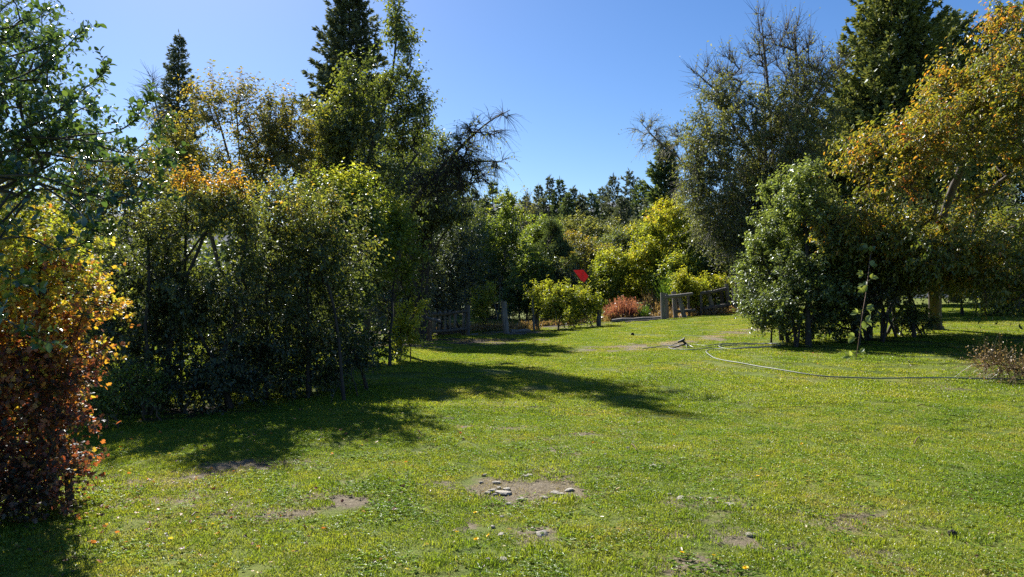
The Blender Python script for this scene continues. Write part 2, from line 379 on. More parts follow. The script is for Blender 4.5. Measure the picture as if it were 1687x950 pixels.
class Skel:
    def __init__(s, cap=12000):
        s.pos = np.zeros((cap, 3)); s.par = np.full(cap, -1); s.pl = np.zeros(cap); s.n = 0; s.chains = []
    def node(s, p, par):
        i = s.n; s.pos[i] = p; s.par[i] = par
        s.pl[i] = 0 if par < 0 else s.pl[par] + np.linalg.norm(s.pos[i] - s.pos[par]); s.n += 1
        return i
    def path(s, pts, par=-1, kind=0):
        ids = [] if par < 0 else [par]
        for p in pts:
            par = s.node(p, par); ids.append(par)
        s.chains.append((ids, kind)); return ids
    def join(s, c, rng, step, wpl=.25, wdown=.8, arch=.12):
        q = s.pos[:s.n]
        d = np.linalg.norm(q - c, axis=1) + wpl * s.pl[:s.n] + wdown * np.maximum(0, q[:, 2] - c[2])
        i = int(d.argmin()); a = q[i].copy(); L = np.linalg.norm(c - a); k = max(2, int(L / step))
        t = np.linspace(0, 1, k + 1)[1:, None]
        b = rng.normal(0, .09, 3) * L; b[2] += arch * L
        pts = a + (c - a) * t + b * (4 * t * (1 - t)) * .6 + rng.normal(0, .02, (k, 3)) * L * (1 - t)
        return s.path(pts, i, 1)
    def radii(s, rt, expo, rmax):
        cnt = np.zeros(s.n); 
        for ids, kd in s.chains: cnt[ids[-1]] += 1
        for i in range(s.n - 1, -1, -1):
            if s.par[i] >= 0: cnt[s.par[i]] += cnt[i]
        return np.minimum(rt * np.maximum(cnt, 1) ** expo, rmax)

def twig_geo(mb, S0, D, L, g, r0, fine=True):
    T = len(S0)
    if fine:
        ps = np.array([0, .5, 1.0]); rs = np.array([1, .7, .25]) * r0
        pt = S0[:, None] + D[:, None] * (L[:, None] * ps)[..., None] + np.array([0, 0, 1.0]) * (g[:, None] * (L[:, None] * ps ** 2))[..., None]
        u = norm(np.cross(D, np.array([.31, .2, .93]))); w = np.cross(D, u)
        a = np.array([0, 2.1, 4.2])
        ring = pt[:, :, None] + rs[None, :, None, None] * (np.cos(a)[None, None, :, None] * u[:, None, None] + np.sin(a)[None, None, :, None] * w[:, None, None])
        base = (np.arange(T) * 9)[:, None, None, None]
        i = np.arange(2)[None, :, None, None] * 3; j = np.arange(3)[None, None, :, None]; j2 = (j + 1) % 3
        f = np.concatenate([base + i + j, base + i + j2, base + i + 3 + j2, base + i + 3 + j], -1).reshape(-1, 4)
        mb.add(ring.reshape(-1, 3), f)
    else:
        e = S0 + D * L[:, None]; e[:, 2] += g * L
        u = norm(np.cross(D, np.array([.31, .9, .2]))) * r0
        mb.add(np.stack([S0 + u, S0 - u, e], 1).reshape(-1, 3), np.arange(3 * T).reshape(-1, 3))

def smooth_path(pts, k=10):
    pts = np.asarray(pts, float); t = np.linspace(0, len(pts) - 1, k * (len(pts) - 1) + 1); i = np.minimum(t.astype(int), len(pts) - 2); fr = (t - i)[:, None]
    p0 = pts[np.maximum(i - 1, 0)]; p1 = pts[i]; p2 = pts[i + 1]; p3 = pts[np.minimum(i + 2, len(pts) - 1)]
    return .5 * (2 * p1 + (p2 - p0) * fr + (2 * p0 - 5 * p1 + 4 * p2 - p3) * fr ** 2 + (3 * p1 - p0 - 3 * p2 + p3) * fr ** 3)

def plant(name, label, cat, base, blobs, ncl=200, twigs=6, tl=.5, lpt=9, leaf=.06, lw=.55, shape='L4', mat=None, bark=None, tone=(.2, .4, .15, .15),
          stems=1, trunk_r=.1, rt=.006, expo=.45, twig_r=.004, tg=-.1, droop=.25, up=.25, seed=1, group=None, gap=-.35, gscale=None, shell=.45, wpl=.25, wdown=.8,
          fine=True, stempts=None, out=.9, nleafobj=0, arch=.12, spread=.25, bare=0.0, lit=None, sprays=None, stw=.16):
    rng = np.random.default_rng(seed)
    base = np.asarray(base, float)
    root = thing(name, label, cat, base, group)
    C = []; R = []; wts = []
    for b in blobs:
        px, py, rx, ry, Y = b[:5]; k = Y / FPX
        C.append(P(px, py, Y)); R.append([rx * k, (b[5] if len(b) > 5 else rx * k), ry * k]); wts.append(b[6] if len(b) > 6 else 1)
    if gscale is None: gscale = 9.0 / max(.6, np.ptp(np.array(C)[:, 2]) + 2 * np.mean([q[2] for q in R]))
    C = np.array(C); R = np.array(R); wts = np.array(wts, float)
    vol = (R[:, 0] * R[:, 1] * R[:, 2]) ** .75 * wts; vol /= vol.sum()
    cand = []; cb = []
    tries = 0
    while len(cand) < ncl and tries < 60:
        tries += 1
        bi = rng.choice(len(C), 400, p=vol)
        d = norm(rng.normal(size=(400, 3))); r = rng.uniform(0, 1, 400) ** shell
        p = C[bi] + d * r[:, None] * R[bi]
        ok = (n3(p, seed + 77, gscale) > gap) & (p[:, 2] > H(p[:, 0], p[:, 1]) + .12)
        for q, w in zip(p[ok], bi[ok]):
            cand.append(q); cb.append(w)
    cl = np.array(cand[:ncl]); cb = np.array(cb[:ncl])
    order = np.argsort(np.linalg.norm((cl - base) * [1, 1, 1.15], axis=1)); cl = cl[order]; cb = cb[order]
    sk = Skel(ncl * 12 + 600)
    cen = (C * wts[:, None]).sum(0) / wts.sum()
    if stempts:
        ids0 = None
        for q, sp in enumerate(stempts):
            pts = np.array([base] + [P(*a) for a in sp]) if q == 0 or len(sp) > 1 and sp[0] == 'base' else np.array([P(*a) for a in sp])
            t = np.linspace(0, len(pts) - 1, 5 * len(pts)); i = np.minimum(t.astype(int), len(pts) - 2); fr = (t - i)[:, None]
            p0 = pts[np.maximum(i - 1, 0)]; p1 = pts[i]; p2 = pts[i + 1]; p3 = pts[np.minimum(i + 2, len(pts) - 1)]
            cr = .5 * (2 * p1 + (p2 - p0) * fr + (2 * p0 - 5 * p1 + 4 * p2 - p3) * fr ** 2 + (3 * p1 - p0 - 3 * p2 + p3) * fr ** 3)
            if q == 0: sk.path(cr, -1, 0)
            else:
                par = int(np.linalg.norm(sk.pos[:sk.n] - cr[0], axis=1).argmin()); sk.path(cr[1:], par, 0)
    else:
        for q in range(stems):
            tgt = C[q % len(C)] + rng.normal(0, .25, 3) * R[q % len(C)]
            b0 = base + np.array([*(rng.normal(0, spread, 2) if stems > 1 else (0, 0)), 0.0]); b0[2] = float(H(b0[0], b0[1])) - .08
            if stems == 1: b0[2] = base[2] - .1
            t = np.linspace(0, 1, 9)[:, None]
            ctrl = b0 + (tgt - b0) * np.array([.25, .25, .65])
            pts = (1 - t) ** 2 * b0 + 2 * t * (1 - t) * ctrl + t ** 2 * tgt + rng.normal(0, .03, (9, 3)) * t * (1 - t) * 2
            sk.path(pts, -1, 0)
    step = max(.12, np.median(R) * .22)
    tips = []
    for c in cl: tips.append(sk.join(c, rng, step, wpl, wdown, arch))
    rad = sk.radii(rt, expo, trunk_r)
    tr = MB(); br = MB()
    for ids, kd in sk.chains:
        pts = sk.pos[ids]; r = rad[ids].copy()
        if kd == 1: r[0] = min(r[0], 1.4 * r[1]); tube(br, pts, r, 5 if fine else 3)
        else:
            if sk.par[ids[0]] < 0: r[0] *= 1.5; r[1] *= 1.15
            tube(tr, pts, r, 10 if fine else 6)
    # twigs
    n = len(cl); T = n * twigs
    ci = np.repeat(np.arange(n), twigs)
    last = np.array([sk.pos[t[-1]] for t in tips]); prev = np.array([sk.pos[t[-2]] for t in tips])
    f = rng.uniform(0, 1, T)[:, None]
    S0 = last[ci] * f + prev[ci] * (1 - f)
    bdir = norm(last - prev); od = norm((cl - C[cb]) / R[cb])
    D = norm(bdir[ci] * .5 + od[ci] * out + rng.normal(0, .75, (T, 3)) + np.array([0, 0, up]))
    L = tl * rng.uniform(.45, 1.25, T); g = tg + rng.normal(0, .08, T)
    if sprays:
        xs, xd = [], []
        for sp in sprays:
            q = np.array([P(*a) for a in sp]); q = smooth_path(q, 8)
            par = int(np.linalg.norm(sk.pos[:sk.n] - q[0], axis=1).argmin())
            tube(br, np.vstack([sk.pos[par], q]), np.linspace(twig_r * 3.2, twig_r * 1.0, len(q) + 1), 5)
            tg_ = norm(np.gradient(q, axis=0)); m = max(4, int(np.linalg.norm(np.diff(q, axis=0), axis=1).sum() / .055))
            u = np.linspace(.05, 1, m) * (len(q) - 1); i0 = np.minimum(u.astype(int), len(q) - 2); fr = (u - i0)[:, None]
            xs.append(q[i0] * (1 - fr) + q[i0 + 1] * fr); xd.append(norm(tg_[i0] * .7 + rng.normal(0, .45, (m, 3)) + [0, 0, .25]))
        xs = np.concatenate(xs); xd = np.concatenate(xd); m = len(xs)
        S0 = np.vstack([S0, xs]); D = np.vstack([D, xd]); L = np.concatenate([L, stw * rng.uniform(.5, 1.1, m)]); g = np.concatenate([g, np.full(m, tg)])
        ci = np.concatenate([ci, rng.integers(0, n, m)]); T += m
    twig_geo(br, S0, D, L, g, twig_r, fine)
    tr.obj('trunk', bark or BARK, root, smooth=True)
    br.obj('branches', bark or BARK, root, kind='stuff')
    # leaves
    keep = rng.uniform(0, 1, T) >= bare
    if bare: keep &= (n3(S0, seed + 5, .9) > -.6)
    ti = np.repeat(np.where(keep)[0], lpt); M = len(ti)
    if M and lpt:
        p = np.tile(np.linspace(.12, 1.0, lpt), keep.sum()) + rng.uniform(-.05, .05, M)
        pos = S0[ti] + D[ti] * (L[ti] * p)[:, None]; pos[:, 2] += g[ti] * L[ti] * p ** 2
        ang = np.tile(np.arange(lpt) * 2.4, keep.sum()) + rng.uniform(0, .8, M)
        u = norm(np.cross(D, np.array([.31, .2, .93]))); w = np.cross(D, u)
        radl = u[ti] * np.cos(ang)[:, None] + w[ti] * np.sin(ang)[:, None]
        ax = norm(D[ti] * .5 + radl * .85 + np.array([0, 0, -droop]) + rng.normal(0, .15, (M, 3)))
        nr = np.array([0, 0, 1.0]) + rng.normal(0, .55, (M, 3)) + D[ti] * .3
        ls = leaf * rng.uniform(.6, 1.25, M)
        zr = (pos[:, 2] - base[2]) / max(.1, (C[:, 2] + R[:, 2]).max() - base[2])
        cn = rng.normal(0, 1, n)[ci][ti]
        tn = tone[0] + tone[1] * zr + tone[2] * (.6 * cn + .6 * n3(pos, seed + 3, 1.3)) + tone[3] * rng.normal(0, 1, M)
        if lit is not None: tn = tn + lit(pos, zr)
        tn = np.clip(tn, 0, 1)
        sel = np.ones(M, bool)
        if nleafobj:
            # the leaves nearest the camera are objects of their own
            vis = (np.abs(pos[:, 0] / pos[:, 1] * FPX) < 850) & (pos[:, 1] > .5)
            dist = np.where(vis, np.linalg.norm(pos - [0, 0, EYE], axis=1) - ls * 6, 1e9)
            pick = np.argsort(dist)[:nleafobj]; sel[pick] = False
            protos = []
            for k in range(6):
                m = MB(); leaf_batch(m, np.zeros((1, 3)), np.array([[1., 0, 0]]), np.array([[0., 0, 1]]), [1], [lw], np.array([(k + .5) / 6]), shape)
                protos.append(m.mesh('leaf', mat))
            for i in pick:
                o = bpy.data.objects.new('leaf', protos[min(5, int(tn[i] * 6))]); COL.objects.link(o); o.parent = root
                a = Vector(ax[i]); nn = Vector(nr[i]); nn = (nn - a * nn.dot(a)).normalized(); sd = nn.cross(a)
                from mathutils import Matrix
                o.matrix_local = Matrix.Translation(Vector(pos[i] - base)) @ Matrix((a, sd, nn)).transposed().to_4x4() @ Matrix.Scale(float(ls[i]), 4)
        cm = MB(); leaf_batch(cm, pos[sel], ax[sel], nr[sel], ls[sel], ls[sel] * lw, tn[sel], shape)
        cm.obj('crown', mat, root, kind='stuff')
    return root

def conifer(name, label, base, top, wid, seed=1, mat=None, nb=150, tuft=26, tl=.3, droop=-.25, tip_up=.25, prof=1.0, low=.06, group=None, fan=3, bark=None, tw=.16, cat='tree', irr=.25, lean=0):
    """wid = crown radius at its foot in metres, top = height in metres"""
    rng = np.random.default_rng(seed); base = np.asarray(base, float)
    root = thing(name, label, cat, base, group)
    tr = MB(); br = MB(); cr = MB()
    k = 10; z = np.linspace(-.1, top * .985, k)
    ctr = np.stack([base[0] + lean * (z / top) ** 2 + rng.normal(0, .03, k) * wid * .3, base[1] + rng.normal(0, .03, k) * wid * .3, base[2] + z], 1)
    tube(tr, ctr, np.linspace(top * .018, .015, k), 8)
    h = low + (1 - low) * (np.linspace(0, 1, nb) ** .85)
    h = np.clip(h + rng.normal(0, .008, nb), low, .995)
    az = np.arange(nb) * 2.399 + rng.normal(0, .35, nb)
    pr = (1 - h) ** prof * sstep(-.12, .22, h)
    Lb = wid * pr * rng.uniform(1 - irr * 1.6, 1 + irr, nb) + .12
    o0 = np.stack([np.interp(base[2] + h * top, ctr[:, 2], ctr[:, q]) for q in range(3)], 1)
    d = np.stack([np.cos(az), np.sin(az), np.zeros(nb)], 1)
    sl = droop + .55 * np.clip(h - .45, 0, 1) * 1.6
    sp = np.linspace(0, 1, 5)
    bp = o0[:, None] + d[:, None] * (Lb[:, None] * sp)[..., None]
    bp[:, :, 2] += Lb[:, None] * (sl[:, None] * sp + tip_up * sp ** 2.5)
    for q in range(nb): tube(br, bp[q], np.linspace(.012 + .012 * Lb[q], .004, 5), 3)
    cnt = np.maximum(6, (tuft * (Lb / wid) ** .8 * 1.6).astype(int)); bi = np.repeat(np.arange(nb), cnt); M = len(bi)
    s = rng.uniform(.08, 1.0, M) ** .8; s[rng.uniform(0, 1, M) < .06] = 1
    lat = norm(np.cross(d, [0, 0, 1.0]))[bi]
    side = rng.uniform(-1, 1, M) * (1.05 - s) * .42 * Lb[bi]
    pos = o0[bi] + d[bi] * (Lb[bi] * s)[:, None] + lat * side[:, None]
    pos[:, 2] += Lb[bi] * (sl[bi] * s + tip_up * s ** 2.5) - np.abs(side) * .15 + rng.normal(0, .05, M)
    ad = norm(d[bi] * .8 + lat * np.sign(side)[:, None] * .6 + np.array([0, 0, .1]))
    for q in range(fan):
        ax = norm(ad + rng.normal(0, .42, (M, 3)) + np.array([0, 0, .12]))
        nr = rng.normal(0, 1, (M, 3)); ln = tl * rng.uniform(.6, 1.3, M) * (.55 + .45 * Lb[bi] / wid)
        tn = np.clip(.15 + .5 * s + rng.normal(0, .22, M), 0, 1)
        leaf_batch(cr, pos, ax, nr, ln, ln * tw * 2, tn, 'N4')
    # leader
    q = 14; zz = np.linspace(.9, 1.0, q) * top
    lp = np.stack([np.full(q, ctr[-1, 0]), np.full(q, ctr[-1, 1]), base[2] + zz], 1)
    leaf_batch(cr, lp, norm(rng.normal(0, .5, (q, 3)) + [0, 0, 1.]), rng.normal(0, 1, (q, 3)), np.full(q, tl), np.full(q, tl * tw * 1.5), np.full(q, .5), 'N4')
    tr.obj('trunk', bark or BARKD, root, smooth=True); br.obj('branches', bark or BARKD, root, kind='stuff'); cr.obj('crown', mat or L_FIR, root, kind='stuff')
    return root

_cop = {}
def copy_tree(o, loc, rz, sc, label, group=None):
    r = o.copy(); COL.objects.link(r); r.location = loc; r.rotation_euler = (0, 0, rz); r.scale = (sc, sc, sc) if not isinstance(sc, tuple) else sc
    r['label'] = label
    if group: r['group'] = group
    for ch in o.children:
        c = ch.copy(); COL.objects.link(c); c.parent = r
    return r

def top_h(base, py):                                # height that puts a top at photo row py
    return EYE + (HZ - py) / FPX * base[1] - base[2]

# ------------------------------------------------------------------ the setting
def build_ground():
    xs = np.unique(np.concatenate([np.linspace(-8, 8, 180), np.linspace(-14, 20, 200), np.linspace(-45, 45, 120), np.sign(np.linspace(-1, 1, 41)) * np.abs(np.linspace(-1, 1, 41)) ** 3 * 430]))
    ys = np.unique(np.concatenate([np.linspace(1.5, 12, 170), np.linspace(12, 48, 180), np.linspace(-30, 90, 60), -np.linspace(0, 1, 12) ** 3 * 390 - 30, 90 + np.linspace(0, 1, 22) ** 3 * 330]))
    X, Y = np.meshgrid(xs, ys); Z = H(X, Y)
    V = np.stack([X, Y, Z], -1).reshape(-1, 3)
    nx = len(xs); i = np.arange(len(ys) - 1)[:, None] * nx; j = np.arange(nx - 1)[None]
    F = np.stack([i + j, i + j + 1, i + nx + j + 1, i + nx + j], -1).reshape(-1, 4)
    mb = MB(); mb.add(V, F)
    o = mb.obj('ground', ground_mat(), smooth=True); o['kind'] = 'structure'
    for nm, fn in (('dry', dryness), ('soil', soilness)):
        a = o.data.attributes.new(nm, 'FLOAT', 'POINT'); a.data.foreach_set('value', fn(V[:, 0], V[:, 1]).astype(np.float32))
build_ground()

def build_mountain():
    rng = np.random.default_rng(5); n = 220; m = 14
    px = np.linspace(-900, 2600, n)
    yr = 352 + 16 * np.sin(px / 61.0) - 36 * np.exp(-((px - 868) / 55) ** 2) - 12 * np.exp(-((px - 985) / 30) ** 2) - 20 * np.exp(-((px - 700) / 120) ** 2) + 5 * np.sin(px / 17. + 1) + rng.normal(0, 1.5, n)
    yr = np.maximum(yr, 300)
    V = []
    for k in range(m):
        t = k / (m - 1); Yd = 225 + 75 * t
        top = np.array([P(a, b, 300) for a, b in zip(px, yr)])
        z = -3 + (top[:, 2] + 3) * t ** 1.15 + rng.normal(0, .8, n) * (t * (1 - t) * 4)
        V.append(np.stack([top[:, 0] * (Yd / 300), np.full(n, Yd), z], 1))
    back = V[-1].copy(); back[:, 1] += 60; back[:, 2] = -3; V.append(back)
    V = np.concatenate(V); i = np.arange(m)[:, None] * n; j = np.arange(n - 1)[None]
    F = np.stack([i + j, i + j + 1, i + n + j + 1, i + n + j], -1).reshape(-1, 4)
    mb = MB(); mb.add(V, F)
    o = mb.obj('mountain', bark_mat('haze_blue_rock', (.05, .066, .09), (.09, .11, .135), .04, .95, 1, .2), smooth=True); o['kind'] = 'structure'  # blue of distance haze painted into the rock colour, no haze volume
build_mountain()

# ------------------------------------------------------------------ grass
def grass_patch(rng, size, n, hmin, hmax, w, lean, mat, tone_sd=.25):
    mb = MB()
    p = np.zeros((n, 3)); p[:, :2] = rng.uniform(-size / 2, size / 2, (n, 2)); p[:, 2] = -.006
    cl = .5 + .5 * np.sin(p[:, 0] * 37 + rng.uniform(0, 6)) * np.sin(p[:, 1] * 41 + rng.uniform(0, 6))
    h = rng.uniform(hmin, hmax, n) * (.55 + .6 * cl)
    a = rng.uniform(0, 6.28, n); d = np.stack([np.cos(a), np.sin(a), np.zeros(n)], 1); sd = np.stack([-np.sin(a), np.cos(a), np.zeros(n)], 1)
    ln = rng.uniform(.2, 1.0, n) * lean
    ww = (w * rng.uniform(.6, 1.3, n))[:, None]
    mid = p + d * (h * ln * .35)[:, None] + np.array([0, 0, 1.]) * (h * .62)[:, None]
    tip = p + d * (h * ln * 1.1)[:, None] + np.array([0, 0, 1.]) * (h * (1 - .25 * ln))[:, None]
    V = np.stack([p - sd * ww / 2, p + sd * ww / 2, mid + sd * ww * .42, mid - sd * ww * .42, tip], 1)
    b = (np.arange(n) * 5)[:, None]
    t = np.clip(rng.normal(.35, tone_sd, n), 0, 1)
    mb.add(V.reshape(-1, 3), b + np.array([[0, 1, 2, 3]]), t)
    mb.f.append(((b + np.array([[3, 2, 4]])), t, 0))
    return mb.mesh('grass_patch', mat)

def weed_patch(rng, size, n, mat):
    mb = MB()
    for k in range(n):
        c = np.array([*rng.uniform(-size / 2, size / 2, 2), 0.0]); m = rng.integers(5, 9)
        a = rng.uniform(0, 6.28) + np.arange(m) * 6.28 / m + rng.normal(0, .2, m)
        ax = np.stack([np.cos(a), np.sin(a), rng.uniform(.1, .45, m)], 1)
        ll = rng.uniform(.010, .026, m)
        leaf_batch(mb, np.tile(c, (m, 1)) + [0, 0, .006], ax, np.tile([0, 0, 1.], (m, 1)) + rng.normal(0, .25, (m, 3)), ll, ll * .55, np.clip(rng.normal(.4, .25, m), 0, 1), 'L6')
    return mb.mesh('weed_patch', mat)

def scatter(name, meshes, pts, rots, scls, pick):
    """one object: patches of meshes set on the points by geometry nodes"""
    col = bpy.data.collections.new(name + '_sources')
    for k, me in enumerate(meshes):
        o = bpy.data.objects.new(f'{name}_source_{k}', me); col.objects.link(o)
    me = bpy.data.meshes.new(name); me.vertices.add(len(pts)); me.vertices.foreach_set('co', np.asarray(pts, np.float32).ravel())
    for nm, ty, val in (('rz', 'FLOAT', rots), ('sc', 'FLOAT', scls), ('pk', 'INT', pick)):
        a = me.attributes.new(nm, ty, 'POINT'); a.data.foreach_set('value', np.asarray(val, np.float32 if ty == 'FLOAT' else np.int32))
    ob = bpy.data.objects.new(name, me); COL.objects.link(ob); ob['kind'] = 'stuff'
    ng = bpy.data.node_groups.new(name, 'GeometryNodeTree')
    ng.interface.new_socket('Geometry', in_out='INPUT', socket_type='NodeSocketGeometry'); ng.interface.new_socket('Geometry', in_out='OUTPUT', socket_type='NodeSocketGeometry')
    n, l = ng.nodes, ng.links
    gi = n.new('NodeGroupInput'); go = n.new('NodeGroupOutput'); ip = n.new('GeometryNodeInstanceOnPoints'); ci = n.new('GeometryNodeCollectionInfo')
    ci.inputs['Collection'].default_value = col; ci.inputs['Separate Children'].default_value = True; ci.inputs['Reset Children'].default_value = True
    def attr(nm, ty):
        a = n.new('GeometryNodeInputNamedAttribute'); a.data_type = ty; a.inputs[0].default_value = nm; return a.outputs[0]
    cx = n.new('ShaderNodeCombineXYZ'); l.new(attr('rz', 'FLOAT'), cx.inputs[2])
    m2p = n.new('GeometryNodeMeshToPoints')
    l.new(gi.outputs[0], m2p.inputs[0]); l.new(m2p.outputs[0], ip.inputs['Points']); l.new(ci.outputs[0], ip.inputs['Instance']); ip.inputs['Pick Instance'].default_value = True
    l.new(attr('pk', 'INT'), ip.inputs['Instance Index']); l.new(attr('sc', 'FLOAT'), ip.inputs['Scale'])
    e2r = n.new('FunctionNodeEulerToRotation'); l.new(cx.outputs[0], e2r.inputs[0]); l.new(e2r.outputs[0], ip.inputs['Rotation'])
    l.new(ip.outputs[0], go.inputs[0])
    md = ob.modifiers.new('scatter', 'NODES'); md.node_group = ng
    return ob

def build_grass():
    rng = np.random.default_rng(11)
    def grid(y0, y1, s, margin=1.2):
        out = []
        y = y0
        while y < y1:
            hw = y * .70 + margin; k = int(2 * hw / s)
            x = -hw + np.arange(k) * s
            out.append(np.stack([x + rng.uniform(-.4, .4, k) * s, np.full(k, y) + rng.uniform(-.4, .4, k) * s], 1)); y += s
        return np.concatenate(out)
    near = [grass_patch(rng, .34, 850, .009, .024, .0042, 1.3, GRASS) for _ in range(7)] + [grass_patch(rng, .34, 560, .015, .036, .0045, 1.1, GRASS) for _ in range(2)] + [grass_patch(rng, .22, 300, .02, .05, .005, 1.0, GRASS, .1)]
    nd = [grass_patch(rng, .32, 190, .006, .02, .003, 1.5, GRASSDRY) for _ in range(4)]
    far = [grass_patch(rng, .95, 2200, .010, .028, .009, 1.2, GRASS) for _ in range(5)]
    fd = [grass_patch(rng, .9, 400, .01, .035, .007, 1.3, GRASSDRY) for _ in range(3)]
    wd = [weed_patch(rng, .34, k, CLOVER) for k in (14, 24, 36)]
    pn, pf, pdn, pdf, pw = [], [], [], [], []
    for q in grid(3.2, 11, .245):
        d = float(dryness(q[0], q[1])); s = float(soilness(q[0], q[1]))
        if rng.uniform() > float(sstep(.34, .82, d)) and rng.uniform() > s * .8: pn.append(q)
        if rng.uniform() < .14 + d * .7: pdn.append(q)
        if rng.uniform() < (.45 - s * .3): pw.append(q + rng.uniform(-.2, .2, 2))
    for q in grid(11, 46, .62):
        d = float(dryness(q[0], q[1])); s = float(soilness(q[0], q[1]))
        if rng.uniform() > float(sstep(.38, .9, d)) and rng.uniform() > s * .9: pf.append(q)
        if rng.uniform() < .14 + d * .6: pdf.append(q)
    def go(name, meshes, pts, s0, s1):
        pts = np.array(pts); k = len(pts)
        scatter(name, meshes, np.column_stack([pts, H(pts[:, 0], pts[:, 1]) + .010]), rng.uniform(0, 6.28, k), rng.uniform(s0, s1, k), rng.integers(0, len(meshes), k))
    go('lawn_grass', near, pn, .8, 1.2); go('distant_lawn_grass', far, pf, .85, 1.2)
    go('dry_grass', nd, pdn, .8, 1.3); go('distant_dry_grass', fd, pdf, .8, 1.3)
    go('lawn_weeds', wd, pw, .8, 1.3)
    # fallen leaves and bits lying on the lawn
    mb = MB(); k = 1500
    yy = rng.uniform(3.6, 20, k) ; xx = rng.uniform(-.7, .7, k) * yy
    p = np.column_stack([xx, yy, H(xx, yy) + .03])
    a = rng.uniform(0, 6.28, k)
    leaf_batch(mb, p, np.column_stack([np.cos(a), np.sin(a), rng.normal(0, .25, k)]), np.tile([0, 0, 1.], (k, 1)) + rng.normal(0, .5, (k, 3)), rng.uniform(.012, .04, k), rng.uniform(.008, .022, k), rng.uniform(0, 1, k), 'L6')
    mb.obj('leaf_litter', L_STRAW, kind='stuff')
    # fallen autumn leaves gathered near the shrubs and under the cherry
    mb = MB(); k = 900
    cx = np.concatenate([rng.normal(-2.9, .9, 380), rng.normal(-2.8, 1.6, 170), rng.normal(10, 2.2, 350)]); cy = np.concatenate([rng.normal(5.2, .9, 380), rng.normal(8.6, .9, 170), rng.normal(16.5, 2, 350)])
    p = np.column_stack([cx, cy, H(cx, cy) + .022]); a = rng.uniform(0, 6.28, k)
    l_ = rng.uniform(.02, .045, k)
    leaf_batch(mb, p, np.column_stack([np.cos(a), np.sin(a), rng.normal(0, .3, k)]), np.tile([0, 0, 1.], (k, 1)) + rng.normal(0, .5, (k, 3)), l_, l_ * .7, np.clip(rng.normal(.4, .25, k), 0, 1), 'LOB')
    mb.obj('fallen_leaves', L_AUTUMN, kind='stuff')
build_grass()

# ------------------------------------------------------------------ foreground, at the edge of the frame
plant('evergreen_tree', 'glossy green evergreen branches reaching in over the autumn shrub, leaves glinting white', 'tree', GY(-560, 4.0),
      [(-60, 60, 150, 90, 3.9, .5), (-20, 180, 150, 80, 3.8, .5), (50, 225, 100, 50, 3.7, .35, .9), (120, 240, 60, 26, 3.6, .25, .6), (30, 300, 90, 40, 3.5, .4, .8), (110, 320, 60, 14, 3.3, .2, .8),
       (60, 120, 90, 40, 3.8, .3, .6), (120, 100, 45, 22, 3.7, .2, .5)],
      ncl=105, twigs=4, tl=.2, lpt=9, leaf=.037, lw=.62, shape='L8', mat=L_GLOSSY, bark=BARKD, tone=(.4, .0, .12, .2), stems=5, trunk_r=.035, rt=.0032, twig_r=.0018, tg=.0, droop=-.15,
      sprays=[[(-40, 150, 3.8), (40, 120, 3.7), (95, 85, 3.6), (132, 48, 3.6)], [(0, 230, 3.8), (80, 190, 3.6), (130, 150, 3.5), (172, 116, 3.5)], [(20, 240, 3.7), (90, 215, 3.6), (120, 185, 3.5), (156, 168, 3.5)],
      [(0, 250, 3.7), (110, 225, 3.5), (190, 215, 3.4), (225, 190, 3.4), (240, 160, 3.4)], [(30, 225, 3.6), (130, 230, 3.4), (210, 250, 3.3), (268, 205, 3.3)], [(60, 250, 3.6), (160, 265, 3.4), (230, 262, 3.3), (292, 258, 3.3)],
      [(-20, 290, 3.4), (60, 290, 3.2), (150, 320, 3.1), (210, 335, 3.0), (264, 322, 3.0)], [(60, 300, 3.3), (120, 340, 3.1), (150, 375, 3.0), (176, 390, 3.0)], [(-30, 400, 3.3), (40, 390, 3.1), (90, 410, 3.0), (140, 400, 3.0)],
      [(-60, 480, 3.2), (-10, 510, 3.0), (30, 540, 2.9), (62, 560, 2.9)], [(-60, 430, 3.2), (0, 440, 3.0), (40, 470, 2.9)], [(-50, 60, 3.9), (20, 40, 3.8), (80, 20, 3.7)], [(-20, 100, 3.9), (50, 80, 3.8), (84, 62, 3.7)]], stw=.10,
      up=.2, seed=3, nleafobj=290, gap=-.9, out=1.1, spread=.15, arch=.1)
plant('small_leaved_tree', 'fine twiggy tree with tiny leaves, behind the glossy evergreen branches', 'tree', GY(-170, 7.0),
      [(-40, 20, 120, 70, 6.6, .6), (20, 120, 90, 90, 6.6, .6), (60, 215, 80, 50, 6.6, .5)], ncl=110, twigs=6, tl=.4, lpt=11, leaf=.028, mat=L_FINE, bark=BARKG, tone=(.3, .3, .1, .15), stems=3, trunk_r=.05, rt=.004, twig_r=.002, seed=8, gap=-.7)
def b_tone(pos, zr):
    return 0.36 * sstep(.42, .78, zr)
